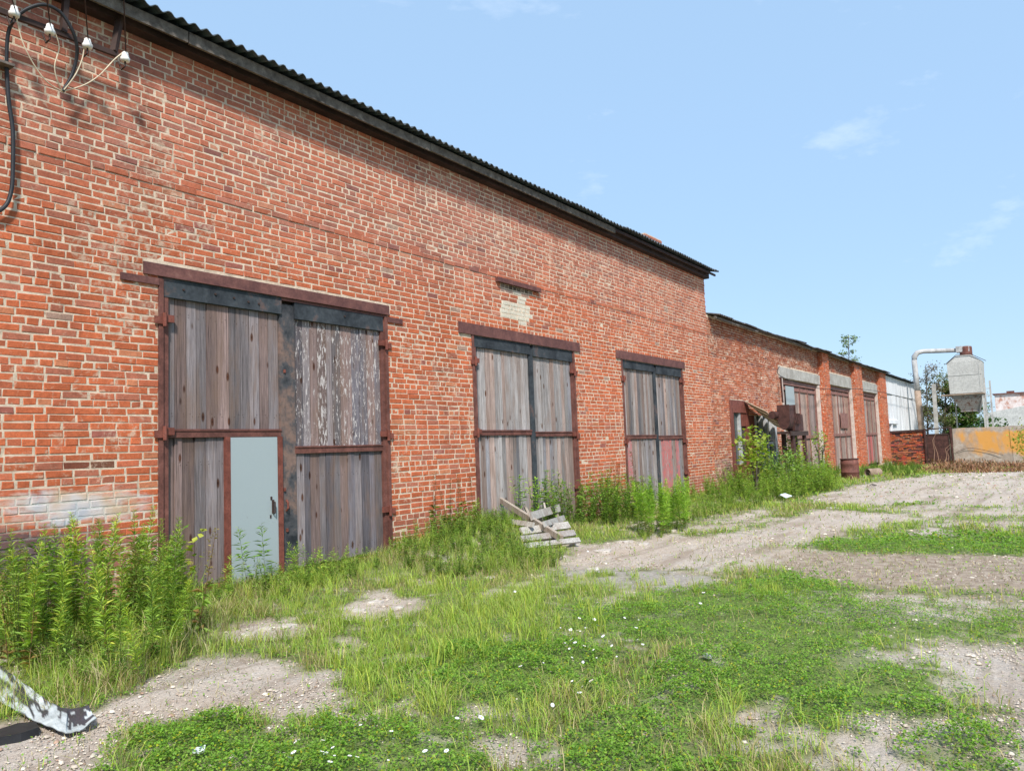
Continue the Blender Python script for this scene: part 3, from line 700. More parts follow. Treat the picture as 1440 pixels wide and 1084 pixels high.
brick_face(mb, (AX0, YW, 0), (1, 0, 0), (0, -1, 0), AX1-AX0, .0, 5.12, sh(hA+lnA, AX0), lambda a, b, z, r: fn_low(a+AX0, b+AX0, z, r), 21, wild=.5, rough=.006)
slab(mb, AX0, AX1, YW+.0075, YW+.42, -.3, 5.14, hA)
mb.box(AX0, AX1, 16, 16.4, -.3, 5.5, 1); mb.box(AX1-.4, AX1, YW+.42, 16, -.3, 5.3, 1)
for (a, b) in ((33.78, 34.85), (40.1, 41.85), (46.8, 48.72)):
    mb.box(a+.01, b-.01, YW-.19, YW+.02, -.3, 5.08, 1)
    brick_face(mb, (a, YW-.20, 0), (1, 0, 0), (0, -1, 0), b-a, .0, 5.08, (), lambda p, q, z, r: tuple(v*1.05 for v in brickcol(p, z, r)), int(a*3), wild=.4)
    brick_face(mb, (a, YW, 0), (0, -1, 0), (-1, 0, 0), .2, .0, 5.08, (), lambda p, q, z, r: brickcol(p, z, r), int(a*3)+1, wild=.4)
mb.build('wall', [M['brick'], M['mortar']], LB)
for (a, b, c, d) in lnA:
    m = MB(); n = 3; 
    for i in range(n): m.box(a+(b-a)*i/n+.01, a+(b-a)*(i+1)/n-.01, YW-.05, YW+.3, c+.01, d-.01, jit=.008)
    m.build('lintel', M['concrete'], LB)
corrugated('roof', AX0+.1, 30.6, 7.52, 5.12, 12.5, 6.2, M['sheetdark'], LB, pitch=.15, amp=.022, jitter=.05, seed=5, sag=.05, ragged=.06)
corrugated('roof', 29.8, 48.9, 7.50, 5.08, 12.5, 6.15, M['sheetdark'], LB, pitch=.15, amp=.022, jitter=.06, seed=6, sag=.03, ragged=.08)
mb = MB(); x = AX0+.05; rr = random.Random(4)
while x < 48.6:
    l = rr.uniform(1.6, 3.2); z = 5.06+rr.uniform(-.03, .02)
    mb.bar((x, 7.62, z), (min(x+l, 48.7), 7.60, z+rr.uniform(-.05, .02)), .05, .06); x += l
mb.build('eaves_board', M['greywood'], LB)
mb = MB(); mb.add([(AX0, 12.5, 6.15), (48.9, 12.5, 6.15), (48.9, 17, 5.3), (AX0, 17, 5.3)], [(0, 1, 2, 3)]); mb.build('rear_roof', M['sheetdark'], LB)
def agate(x0, x1, zt, zm, label, seed, base, redx=None, plate=None, greyp=None):
    rnd = random.Random(seed)
    g = empty('gate', ((x0+x1)/2, YW, 0)); g.parent = LB; g.matrix_parent_inverse = LB.matrix_basis.inverted(); g['label'] = label
    y = YW+.12
    f = MB(); f.box(x0, x0+.14, y-.05, y+.05, 0, zt); f.box(x1-.14, x1, y-.05, y+.05, 0, zt); f.box(x0, x1, y-.06, y+.03, zt-.16, zt)
    f.build('frame', M['palerust'], g)
    pnt = (lambda x, k: (.46, .13, .12, .62) if redx and redx[0] < x < redx[1] else (0, 0, 0, 0))
    mid = (x0+x1)/2
    for a, b in ((x0+.14, mid-.02), (mid+.02, x1-.14)):
        m = MB(); planks(m, a, b, y, zm+.05, zt-.18, rnd, .22, .42, base=base); planks(m, a, b, y, .05, zm-.02, rnd, .22, .42, paint=pnt, base=base)
        m.build('planks', M['wood'], g)
        q = MB(); q.box(a, b, y-.05, y, zm-.06, zm+.06); q.box(a, b, y-.045, y, zt-.36, zt-.24)
        for xx in np.linspace(a, b, 3): q.box(xx-.035, xx+.035, y-.04, y, .05, zt-.2)
        q.build('leaf_frame', M['palerust'], g)
    bk = MB(); bk.box(x0, x1, y+.05, y+.09, -.2, zt); bk.build('backing', M['iron'], g)
    r = MB(); r.box(x1-.03, x1-.003, YW-.03, y+.03, 0, zt); r.build('reveal', M['plaster'], g)
    if plate:
        p = MB(); p.box(*plate[:2], y-.075, y-.055, *plate[2:]); p.build('metal_plate', M['palerust'], g)
    if greyp:
        p = MB(); p.box(*greyp[:2], y-.075, y-.055, *greyp[2:]); p.build('grey_panel', M['wicket'], g)
    return g
agate(A1[0], A1[1], 3.66, 1.55, 'brown plank gate with a grey panel at its upper left', 31, (.42, .31, .265), greyp=(28.9, 30.0, 2.45, 3.45))
agate(A2[0], A2[1], 3.78, 1.60, 'brown plank gate with a rusty plate on its right leaf', 32, (.42, .31, .265), plate=(37.6, 39.1, 1.9, 2.6))
agate(A3[0], A3[1], 3.78, 1.60, 'grey plank gate with one red board below', 33, (.36, .30, .265), redx=(43.9, 45.0))
# jamb strips in pale render beside the gates
for xx, zt in ((33.46, 3.70), (39.86, 3.80), (46.51, 3.80), (28.1, 3.7)):
    m = MB(); m.box(xx, xx+.24, YW-.03, YW+.02, .1, zt, jit=.01); m.build('jamb', M['plaster'], LB)
# door and window bay with tilted awning
P = empty('entrance_bay', (24.7, YW, .3)); P.parent = LB; P.matrix_parent_inverse = LB.matrix_basis.inverted()
m = MB(); y = YW-.02
m.box(22.58, 22.86, y, y+.2, -.1, 2.74); m.box(24.1, 24.3, y, y+.2, -.1, 2.74); m.box(22.86, 24.1, y, y+.2, 2.36, 2.74); m.box(22.86, 24.1, y+.02, y+.18, -.1, .78)
m.build('door_frame', M['rustred'], P)
m = MB(); m.box(22.86, 24.1, y+.11, y+.13, .78, 2.36); m.build('pane', M['glass'], P)
m = MB(); m.box(23.45, 23.60, y+.04, y+.12, .78, 2.36); m.box(22.86, 22.93, y+.05, y+.12, .78, 2.36); m.build('sash', M['duct'], P)
m = MB(); m.box(23.62, 24.08, y+.03, y+.07, 1.95, 2.34); m.build('red_panel', M['rustred'], P)
m = MB(); m.box(24.3, 25.0, y+.06, y+.18, -.1, 2.32); m.build('side_panel', M['rustred'], P)
m = MB(); m.box(25.0, 27.0, y+.155, y+.18, .3, 2.3); m.build('pane', M['glass'], P)
m = MB()
for xx in (25.0, 25.65, 26.2, 26.85): m.box(xx, xx+.13, y+.03, y+.15, .3, 2.3)
m.box(25.0, 26.95, y+.04, y+.145, 1.35, 1.43); m.box(26.9, 27.15, y-.02, y+.2, -.1, 2.3); m.build('window_frame', M['duct'], P)
m = MB()
a = Vector(at(1047, 563, YW-.05)); b = Vector(at(1089, 597, YW-.05)); off = Vector((.05, -.62, -.34))
nn = 9
for i in range(nn):
    p0 = a.lerp(b, i/nn); p1 = a.lerp(b, (i+.93)/nn)
    c = random.choice([(.62, .47, .33), (.50, .37, .27), (.70, .56, .41)])
    dz = random.uniform(-.02, .02)
    m.add([p0, p1, p1+off+Vector((0, 0, dz)), p0+off+Vector((0, 0, dz)), p0-Vector((0, 0, .03)), p1-Vector((0, 0, .03)), p1+off+Vector((0, 0, dz-.03)), p0+off+Vector((0, 0, dz-.03))],
          [(0, 3, 2, 1), (4, 5, 6, 7), (0, 1, 5, 4), (1, 2, 6, 5), (2, 3, 7, 6), (3, 0, 4, 7)], 0, c)
m.build('awning', M['vcol'], P)
# small sapling rooted in the brickwork above the third annex gate, hung wires
def cable(name, pts, r, mat, label, cat='cable', group=None, n=7, sag=0):
    mb = MB(); P3 = []
    pts = [Vector(p) for p in pts]
    for i in range(len(pts)-1):
        p0 = pts[max(i-1, 0)]; p1 = pts[i]; p2 = pts[i+1]; p3 = pts[min(i+2, len(pts)-1)]
        for k in range(6):
            t = k/6
            P3.append(.5*((2*p1)+(-p0+p2)*t+(2*p0-5*p1+4*p2-p3)*t*t+(-p0+3*p1-3*p2+p3)*t**3) - Vector((0, 0, sag*4*t*(1-t))))
    P3.append(pts[-1]); mb.tube(P3, r, n); o = mb.build(name, mat, None, smooth=True); return tag(o, label, cat, group)
cable('wire', [at(1096, 515, 7.5), at(1098, 529, 7.5), at(1150, 546, 7.5), at(1205, 547, 7.5), at(1243, 552, 7.5), at(1290, 565, 7.5)], .012, M['black'], 'thin dark wire drooping along the front of the low annex', 'wire')
cable('pipe', [at(1098, 530, 7.7), at(1099, 545, 7.7), at(1101, 566, 7.7)], .03, M['rustdark'], 'short dark rusty pipe beside the first annex gate', 'pipe')

# ------------------------------------------------------------------ extractor fan on its stand
fx, fy = 24.0, 6.85
F = empty('extractor_fan', (fx, fy, 0), 'rusty fan drum and motor raised on a steel stand beside the first annex gate', 'machine')
m = MB()
c0 = at(1106, 587, fy); cxx, czz = c0[0], c0[2]
def drum_x(mb, x0, x1, y, z, r, n=28, th=True):
    vs = []
    for x in (x0, x1):
        for j in range(n):
            a = 2*math.pi*j/n; vs.append((x, y+r*math.cos(a), z+r*math.sin(a)))
    fs = [(j, (j+1) % n, n+(j+1) % n, n+j) for j in range(n)]+[tuple(range(n-1, -1, -1)), tuple(range(n, 2*n))]
    mb.add(vs, fs)
def ushape(mb, x0, x1, y, z, r, top, n=14):
    pr = [(y-r, z+top)]+[(y-r*math.cos(math.pi*k/n), z-.38*math.sin(math.pi*k/n)*1.0) for k in range(n+1)]+[(y+r, z+top)]
    k = len(pr); vs = [(x, a_, b_) for x in (x0, x1) for a_, b_ in pr]
    mb.add(vs, [(j, j+1, k+j+1, k+j) for j in range(k-1)]+[(k-1, 0, k, 2*k-1), tuple(range(k-1, -1, -1)), tuple(range(k, 2*k))])
ushape(m, cxx-.30, cxx+.30, fy, czz, .175, .38); ushape(m, cxx+.30, cxx+.33, fy, czz-.01, .21, .41); ushape(m, cxx-.33, cxx-.30, fy, czz-.01, .19, .40)
m.build('casing', M['rustdark'], F)
m = MB(); drum_x(m, cxx-.7, cxx-.3, fy+.24, czz+.08, .12); m.build('inlet', M['rustdark'], F)
m = MB(); drum_x(m, cxx+.45, cxx+1.0, fy, czz-.05, .17); m.box(cxx+.5, cxx+1.5, fy-.12, fy+.12, czz-.42, czz+.1, jit=.01)
for k in range(6): m.box(cxx+.55+k*.07, cxx+.57+k*.07, fy-.19, fy+.19, czz-.2, czz+.13)
m.tube([(cxx+.3, fy, czz), (cxx+.6, fy, czz)], .05, 8); m.build('motor', M['rustdark'], F)
m = MB(); m.box(cxx-.45, cxx+1.6, fy-.2, fy+.2, czz-.52, czz-.44); m.box(cxx-.45, cxx+1.6, fy-.24, fy-.18, czz-.58, czz-.44); m.build('platform', M['iron'], F)
for xx, w_ in ((cxx+.1, .26), (cxx+1.45, .2)):
    for yy in (-.14, .14):
        m = MB(); m.bar((xx, fy+yy, -.1), (xx-.05, fy+yy, czz-.5), w_, .08, up=(0, 1, 0)); m.build('leg', M['rustdark'], F)

# ------------------------------------------------------------------ barrel and pipe end
def lathe(mb, prof, c, n=32, col=None):
    vs = [(c[0]+r*math.cos(2*math.pi*j/n), c[1]+r*math.sin(2*math.pi*j/n), c[2]+z) for r, z in prof for j in range(n)]
    fs = [(i*n+j, i*n+(j+1) % n, (i+1)*n+(j+1) % n, (i+1)*n+j) for i in range(len(prof)-1) for j in range(n)]
    mb.add(vs, fs, 0, col)
bx, by = 29.5, 6.02
Bz = float(gz(bx, by))
D = empty('barrel', (bx, by, Bz), 'rusty steel barrel standing in weeds before the second annex gate', 'barrel')
m = MB(); lathe(m, [(0, -.1), (.30, -.1), (.302, .0), (.30, .22), (.315, .235), (.315, .255), (.30, .27), (.30, .50), (.305, .52), (.29, .70), (.285, .70), (.28, .3), (0, .28)], (bx, by, Bz)); m.build('body', M['rustdark'] if False else M['rust'], D, smooth=True)
m = MB(); lathe(m, [(.295, .69), (.315, .70), (.315, .725), (.29, .725), (.285, .69)], (bx, by, Bz)); m.build('rim', M['rustdark'], D)
px, py = 31.6, 5.45; pz = float(gz(px, py))
m = MB(); a = Vector((px, py+.55, pz+.22)); d = Vector((.55, -.95, -.02)).normalized()
def pipe_open(mb, p, d, L, r, th, n=24):
    u = d.cross(Vector((0, 0, 1))).normalized(); w = u.cross(d)
    vs = []
    for (t, rr) in ((0, r), (L, r), (L, r-th), (0, r-th)):
        for j in range(n):
            a = 2*math.pi*j/n; vs.append(p+d*t+(u*math.cos(a)+w*math.sin(a))*rr)
    fs = [(i*n+j, i*n+(j+1) % n, ((i+1) % 4)*n+(j+1) % n, ((i+1) % 4)*n+j) for i in range(4) for j in range(n)]
    mb.add(vs, fs)
pipe_open(m, Vector((px-.2, py+.35, pz+.12)), Vector((.8, -.6, 0)).normalized(), .55, .16, .02)
o = m.build('concrete_pipe', M['ductrust'], None); tag(o, 'short pale pipe lying open-ended in the grass by the annex', 'pipe')

# ------------------------------------------------------------------ white shed behind
S = empty('whitewashed_shed', (55, YW, 0), 'whitewashed boarded shed joined to the far end of the annex', 'shed')
m = MB(); rr = random.Random(3); x = 48.8
m.box(48.8, 61.6, YW+.05, YW+.3, -.4, 5.0)
while x < 61.4:
    w_ = rr.uniform(.5, 1.2); m.box(x+.03, min(x+w_, 61.5)-.03, YW-.02+rr.uniform(-.02, .02), YW+.06, -.4, 3.9+rr.uniform(-.08, .08)); x += w_
m.box(48.8, 61.6, YW-.05, YW+.05, 3.95, 5.0)
m.box(61.3, 61.6, YW, 14, -.4, 5)
m.build('wall', M['whitewash'], S)
corrugated('roof', 48.9, 61.9, 7.55, 5.05, 12.5, 5.9, M['sheet'], S, seed=12, jitter=.03)
m = MB(); m.box(48.8, 52.3, YW-.16, YW-.03, 2.15, 2.42, jit=.03); m.box(50, 50.3, YW-.14, YW-.04, 1.7, 2.2); m.build('ledge', M['whitewash'], S)

# ------------------------------------------------------------------ fence line across the yard
FX = 49.5
W1 = empty('brick_fence', (FX, 6.6, -.3), 'low ragged red brick fence between the annex and the metal gate', 'fence')
m = MB()
brick_face(m, (FX, 7.9, 0), (0, -1, 0), (-1, 0, 0), 1.85, -.45, 1.62, (), lambda a, b, z, r: tuple(v*(.55 if r.random() < .22 else .85) for v in brickcol(a, z, r)), 41, wild=2.2, rough=.012)
m.box(FX+.012, FX+.3, 6.06, 7.9, -.5, 1.62, 1); m.build('wall', [M['brick'], M['rustdark']], W1)
m = MB(); m.box(FX-.06, FX+.34, 6.02, 7.9, 1.62, 1.69, jit=.01); m.build('coping', M['rustdark'], W1)
G = empty('metal_gate', (FX, 5.4, -.3), 'rusty brown sheet metal gate between the brick fence and the orange wall', 'gate')
m = MB(); m.box(FX-.02, FX+.02, 4.78, 5.95, -.32, 1.45, jit=.01); m.build('sheet', M['rustdark'], G)
for yy in (4.68, 5.98):
    m = MB(); m.tube([(FX-.02, yy, -.45), (FX-.02, yy, 1.78)], .07, 10); m.build('post', M['rustdark'], G)
m = MB(); m.box(FX-.05, FX, 4.75, 5.95, 1.40, 1.48); m.box(FX-.05, FX, 4.75, 5.95, -.34, -.27); m.box(FX-.05, FX, 4.76, 4.82, -.3, 1.45); m.box(FX-.05, FX, 5.88, 5.94, -.3, 1.45)
m.tube([(FX-.03, 4.6, 1.80), (FX-.03, 6.2, 1.72), (FX-.03, 7.8, 1.70)], .04, 6); m.build('gate_frame', M['iron'], G)
m = MB()
ys = [4.58, 1.85, -1.2, -6, -12, -20]
for a, b in zip(ys[:-1], ys[1:]):
    top = 1.74+random.uniform(-.03, .05); n = 14
    vs = []
    for i in range(n+1):
        yy = a+(b-a)*i/n+(.015 if i == 0 else 0); zt = top+random.uniform(-.018, .018)
        vs += [(FX, yy, -.5), (FX, yy, zt), (FX+.28, yy, zt), (FX+.28, yy, -.5)]
    fs = []
    for i in range(n):
        p = i*4; q2 = p+4; fs += [(p, p+1, q2+1, q2), (p+1, p+2, q2+2, q2+1), (p+2, p+3, q2+3, q2+2)]
    fs += [(0, 3, 2, 1), (n*4, n*4+1, n*4+2, n*4+3)]
    m.add(vs, fs)
m.box(FX-.03, FX+.0, 1.81, 1.90, .6, 1.70, jit=.01)
o = m.build('rendered_wall', M['patch'], None); tag(o, 'long rendered boundary wall with worn orange paint over grey', 'wall')
cable('wire', [(FX-.05, 4.7, .3), (FX-.1, 3.9, .62), (FX-.1, 3.0, .45), (FX-.12, 2.3, .2)], .011, M['iron'], 'rusty wire hanging in front of the orange rendered wall', 'wire')

# ------------------------------------------------------------------ dust hopper, duct, posts
HX = 57.
H = empty('dust_hopper', (HX, 4.3, 0), 'grey sheet steel hopper bin with a conical bottom and an overhead duct', 'hopper')
def frustum(mb, x0, x1, y0, y1, z0, X0, X1, Y0, Y1, z1, cap0=True, cap1=True):
    vs = [(x0, y0, z0), (x1, y0, z0), (x1, y1, z0), (x0, y1, z0), (X0, Y0, z1), (X1, Y0, z1), (X1, Y1, z1), (X0, Y1, z1)]
    mb.add(vs, [(3, 2, 1, 0), (4, 5, 6, 7), (0, 1, 5, 4), (1, 2, 6, 5), (2, 3, 7, 6), (3, 0, 4, 7)])
m = MB(); frustum(m, HX, HX+2, 3.42, 5.24, 3.95, HX, HX+2, 3.34, 5.30, 5.98)
for zz in (4.0, 5.15): m.box(HX-.025, HX, 3.42, 5.25, zz, zz+.035)
m.box(HX-.02, HX, 3.50, 3.55, 4.0, 5.8)
m.build('bin', M['galv'], H)
m = MB(); frustum(m, HX+.005, HX+2.0, 3.32, 5.32, 5.985, HX+.06, HX+1.5, 3.92, 4.74, 6.44); m.build('bin_roof', M['galv'], H)
for a_, b_ in (((HX-.05, 5.36, 5.93), (HX-.03, 4.74, 6.47)), ((HX-.03, 4.74, 6.47), (HX-.03, 3.92, 6.47)), ((HX-.03, 3.92, 6.47), (HX-.05, 3.1, 5.95))):
    m = MB(); m.bar(a_, b_, .03, .035); m.build('roof_edge', M['iron'], H)
m = MB(); frustum(m, HX+.5, HX+1.4, 3.72, 4.70, 2.86, HX, HX+2, 3.42, 5.25, 3.95); m.box(HX+.42, HX+1.48, 3.66, 4.76, 2.82, 2.88); m.build('cone', M['galvrust'], H)
m = MB(); m.box(HX-.06, HX+2.06, 3.36, 5.75, 3.90, 3.97); m.build('support_ledge', M['ductrust'], H)
m = MB(); lathe(m, [(0, 6.42), (.36, 6.42), (.36, 6.95), (.34, 7.05), (0, 7.05)], (HX+.9, 4.22, 0), 20); m.build('collar', M['rust'], H)
m = MB(); m.box(HX+.6, HX+1.2, 4.0, 4.75, 6.72, 7.08, jit=.02); m.build('duct_mouth', M['duct'], H)
m = MB()
m.tube([(HX+.9, 4.6, 6.86), (HX+.6, 5.6, 6.90), (HX+.3, 6.62, 6.95), (HX+.2, 6.95, 6.88), (HX+.15, 7.14, 6.62), (HX+.12, 7.16, 6.3)], [.14, .15, .15, .17, .18, .15], 14)
m.build('overhead_duct', M['duct'], H, smooth=True)
m = MB(); m.tube([(HX+.12, 7.16, 6.4), (HX+.1, 7.12, 4.3)], .17, 14); m.build('riser_duct', M['duct'], H, smooth=True)
m = MB(); m.tube([(HX+.1, 7.12, 4.35), (HX+.05, 7.0, -.4)], [.19, .19], 14); m.build('riser_duct', M['ductrust'], H, smooth=True)
for xx, yy in ((HX+.1, 5.15), (HX+1.9, 5.15), (HX+1.9, 3.45), (HX+.1, 3.45)):
    if yy > 4 and xx < HX+1: continue
    m = MB(); m.bar((xx, yy, -.4), (xx, yy, 3.95), .09) ; m.build('leg', M['galv'], H)
m = MB(); m.bar((56, 6.1, -.4), (56, 6.02, 4.66), .22); o = m.build('concrete_post', M['concrete'], None); tag(o, 'plain pale concrete post behind the metal gate', 'post')
L = empty('lattice_post', (58, 3.2, 0), 'slim pale lattice ladder post beside the hopper', 'post')
for yy, zz in ((3.36, 4.95), (3.06, 4.75)):
    m = MB(); m.bar((58, yy+.03, -.4), (58, yy, zz), .1, .08); m.build('upright', M['duct'], L)
for k in range(10):
    m = MB(); z = .2+k*.45; m.bar((58, 3.34, z), (58, 3.1, z), .05); m.build('rung', M['duct'], L)
FB = empty('far_building', (82, 0, 0), 'pale far building with limewashed brick gable beyond the orange wall', 'building')
m = MB(); vs = [(80, 4.62, -1), (80, -20, -1), (80, -20, 6.2), (80, 1.7, 3.62), (80, 4.62, 3.12)]
m.add(vs + [(90, a, b) for _, a, b in vs], [(0, 1, 2, 3, 4), (5, 9, 8, 7, 6), (0, 4, 9, 5), (4, 3, 8, 9), (3, 2, 7, 8)])
m.build('front_wall', M['farwall'], FB)
m = MB(); m.box(84, 92, -20, 4.15, 3.1, 4.86); m.build('brick_wall', M['farbrick'], FB)
m = MB(); m.box(83.8, 92.1, -20.1, 4.3, 4.86, 4.95); m.box(84, 84.6, 2.6, 3.2, 4.95, 5.12); m.build('roof', M['rust'], FB)

# ------------------------------------------------------------------ insulators and service cables on the tall wall
IB = empty('insulator_bracket', tuple(at(90, 50, 7.72)), 'angle iron crossbar with four white porcelain insulators high on the wall', 'bracket')
IY = 7.55
ins_px = [(20, 17), (70, 42), (123, 62), (176, 81)]
m = MB(); a = at(-20, 8, 7.66); b = at(166, 78, 7.66); m.bar(a, b, .035, .05); m.build('crossbar', M['iron'], IB)
for pxx in ((89, 47, 94, -20), (160, 73, 170, 18)):
    m = MB(); m.bar(at(pxx[0], pxx[1], 7.66), at(pxx[2], pxx[3], 7.72), .06, .05); m.build('hanger', M['iron'], IB)
for (ix, iy) in ins_px:
    c = at(ix, iy, IY); m = MB()
    lathe(m, [(0, -.045), (.042, -.045), (.048, -.01), (.036, .0), (.036, .018), (.030, .028), (.030, .045), (.018, .055), (0, .055)], c, 14)
    i_ = m.build('insulator', M['white'], IB, smooth=True)
    m = MB(); m.tube([(c[0], c[1], c[2]-.04), (c[0], c[1], c[2]-.1), (c[0]-.01, c[1]+.05, c[2]-.12), (c[0]-.02, c[1]+.1, c[2]-.02)], .009, 6); m.build('pin', M['iron'], i_)
J = at(88, 129, 7.70)
wires = [[(22, 20), (32, 60), (50, 95), (68, 117)], [(74, 38), (83, 66), (77, 92), (80, 112)], [(119, 62), (116, 82), (108, 102), (98, 117)], [(173, 74), (160, 85), (140, 106), (118, 120)]]
wl = ['cream wire from the leftmost insulator down to the cable end', 'cream wire bending down from the second insulator', 'thin cream wire from the third insulator down to the cable end', 'cream wire sweeping down from the lowest, rightmost insulator']
for w_, l_ in zip(wires, wl):
    cable('wire', [at(a, b, 7.56+.03*i) for i, (a, b) in enumerate(w_)]+[J], .006, M['cream'], l_, 'wire')
cable('cable', [J, at(100, 108, 7.70), at(107, 85, 7.66), at(108, 65, 7.6), at(101, 42, 7.55), at(85, 18, 7.55), at(62, 7, 7.55), at(38, 13, 7.6), at(20, 28, 7.66), at(11, 50, 7.74), at(9, 90, 7.78)], .017, M['black'], 'thick black cable looping over the insulators under the eaves', 'cable')
cable('cable', [at(9, 92, 7.78), at(12, 140, 7.79), at(18, 185, 7.79), at(18, 240, 7.79), at(16, 268, 7.79), at(9, 288, 7.79), at(-6, 299, 7.79), at(-30, 305, 7.79)], .019, M['black'], 'thick black cable running down the wall at the picture edge', 'cable')
m = MB(); c = at(4, 92, 7.78); m.box(c[0]-.1, c[0]+.07, 7.70, 7.85, c[2]-.012, c[2]+.012); o = m.build('cable_clamp', M['greywood'], None); tag(o, 'small pale metal clamp holding the black cable to the wall', 'clamp')
tops = [(8, -30), (62, -30), (117, -30), (173, -30)]
dl = ['overhead wire rising from the leftmost insulator', 'overhead wire rising from the second insulator', 'overhead wire rising from the third insulator', 'overhead wire rising from the lowest, rightmost insulator']
for (ix, iy), (tx, ty), l_ in zip(ins_px, tops, dl):
    a = Vector(at(ix+1, iy-4, IY)); b = Vector(at(tx, ty, 6.9)); c = a+(b-a)*9
    m = MB(); m.tube([a, b, c], .006, 6); o = m.build('overhead_wire', M['iron'], None); tag(o, l_, 'wire')

# ------------------------------------------------------------------ scrap tin strip, rubber mat, broken pallet, litter
edgeA = [(-60, 905), (-15, 925), (10, 944), (30, 958), (55, 978), (75, 990), (95, 996), (112, 994), (125, 991)]
edgeB = [(-60, 965), (-20, 975), (8, 990), (28, 1001), (52, 1014), (72, 1023), (92, 1031), (112, 1026), (136, 1010)]
def gp(px, py, z=0.0):
    r = ray(px, py); return EYE + r*((z-EYE[2])/r[2])
m = MB(); NU, NW = 72, 12; top = []; cols = []
for i in range(NU+1):
    t = i/NU*8; k = min(int(t), 7); u = t-k
    ea = np.array(edgeA[k])*(1-u)+np.array(edgeA[k+1])*u; eb = np.array(edgeB[k])*(1-u)+np.array(edgeB[k+1])*u
    lift = .01+.05*float(sstep(6.4, 8, t))
    pa_ = gp(ea[0], ea[1], .045+lift*.9); pb_ = gp(eb[0], eb[1], .03+.02*float(sstep(7, 8, t)))
    for j in range(NW+1):
        w_ = j/NW; v = pa_*(1-w_)+pb_*w_
        ridge = abs(((i*.13+j*.09) % 1)-.5)
        v = v+np.array([0, 0, .022*(float(fbm(i*.11, j*.22, 1, 301))-.5)+.012*ridge-.018*math.sin(w_*math.pi)*(t > 6)])
        top.append(v)
        n_ = float(fbm(i*.085, j*.16, 1.0, 310))+.35*float(vnoise(i*.5, j*.5, 312))-.17
        blk = n_+.30*(.55-w_) > .56
        cols.append((.05, .05, .06) if blk else tuple(np.array((.47, .51, .51))*(.85+.3*float(vnoise(i*.3, j*.3, 320)))))
W1_ = NW+1
fs = [(i*W1_+j, i*W1_+j+1, (i+1)*W1_+j+1, (i+1)*W1_+j) for i in range(NU) for j in range(NW)]
und = [v-np.array([0, 0, .006]) for v in top]; o4 = len(top)
fs2 = [tuple(reversed([i+o4 for i in f])) for f in fs]; edge = []
for i in range(NU):
    for j in (0, NW): a_ = i*W1_+j; edge.append((a_, a_+W1_, a_+W1_+o4, a_+o4))
for j in range(NW): a_ = NU*W1_+j; edge.append((a_, a_+o4, a_+1+o4, a_+1))
m.add(top+und, fs+fs2+edge, cols=cols+[(.12, .12, .13)]*o4)
o = m.build('tin_sheet', M['tin'], None, smooth=False); tag(o, 'crumpled strip of peeling white and black tin lying on gravel', 'scrap metal')
m = MB(); vs = []
for (a, b) in ((-60, 1035), (0, 1024), (25, 1016), (50, 1014), (55, 1022), (30, 1030), (0, 1036), (-60, 1050)):
    vs.append(gp(a, b, .035))
m.add([v for v in vs]+[v-np.array([0, 0, .05]) for v in vs], [tuple(range(8))]+[(i, i+8, (i+1) % 8+8, (i+1) % 8) for i in range(8)])
o = m.build('rubber_mat', M['black'], None); tag(o, 'torn scrap of black rubber mat beside the tin strip', 'mat')
# broken pallet leaning on the mound
PL = empty('broken_pallet', (10.2, 6.4, 0), 'broken grey slatted pallet lying in weeds before the middle gate', 'pallet')
rows = [((746, 724), (787, 712), .44, .13), ((765, 735), (793, 726), .34, .09), ((733, 745), (800, 736), .26, .12), ((733, 756), (808, 747), .18, .10), ((738, 766), (815, 757), .12, .08), ((716, 731), (750, 736), .36, .08)]
DX = np.array([.06, .10, 0.])
def atg(px, py, z): return gp(px, py, z)
for (a, b, z, hh) in rows:
    m = MB(); p = Vector(atg(a[0], a[1]+2, z)); q_ = Vector(atg(b[0], b[1]+2, z*.95)); 
    m.col = (.52, .50, .47)
    m.bar(p, q_, .035, hh, col=random.choice([(.40, .38, .35), (.33, .31, .29), (.45, .42, .38)]), up=(.5, .42, .7)); m.build('slat', M['wood'], PL)
for e in ((752, 718, 790, 768), (778, 714, 808, 756)):
    m = MB(); p = Vector(atg(e[0], e[1], .42)); q_ = Vector(atg(e[2], e[3], .06)); n_ = (q_-p).normalized()
    off = Vector((.06, .07, -.02)); m.bar(p+off, q_+off, .06, .05, col=(.26, .22, .19)); m.build('bearer', M['wood'], PL)
m = MB(); m.bar(Vector(atg(691, 695, .72)), Vector(atg(790, 757, .16)), .055, .09, col=(.42, .36, .30))
o = m.build('leaning_pole', M['wood'], None); tag(o, 'long thin weathered plank leaning across the broken pallet', 'plank')
m = MB(); m.bar(Vector(atg(738, 712, .50)), Vector(atg(744, 724, .4)), .04, .04, col=(.42, .36, .30)); m.bar(Vector(atg(765, 708, .55)), Vector(atg(768, 722, .4)), .03, .04, col=(.5, .45, .4)); m.build('stub', M['wood'], PL)
def litter(px, py, s, label, cat, col, z=.12, seed=0):
    rr = random.Random(seed); c = gp(px, py, z); m = MB()
    n = 7; vs = [(c[0], c[1], c[2]+s*.35)]; ring = []
    for j in range(n):
        a = 2*math.pi*j/n; r = s*rr.uniform(.6, 1.1); vs.append((c[0]+r*math.cos(a), c[1]+r*math.sin(a), c[2]+rr.uniform(-.2, .35)*s))
    vs2 = [(x, y_, z_-.012) for x, y_, z_ in vs]
    fs = [(0, 1+j, 1+(j+1) % n) for j in range(n)]; fs += [(n+1, n+2+(j+1) % n, n+2+j) for j in range(n)]
    fs += [(1+j, n+2+j, n+2+(j+1) % n, 1+(j+1) % n) for j in range(n)]
    m.add(vs+vs2, fs, 0, col); o = m.build('litter', M['vcol'], None); tag(o, label, cat)
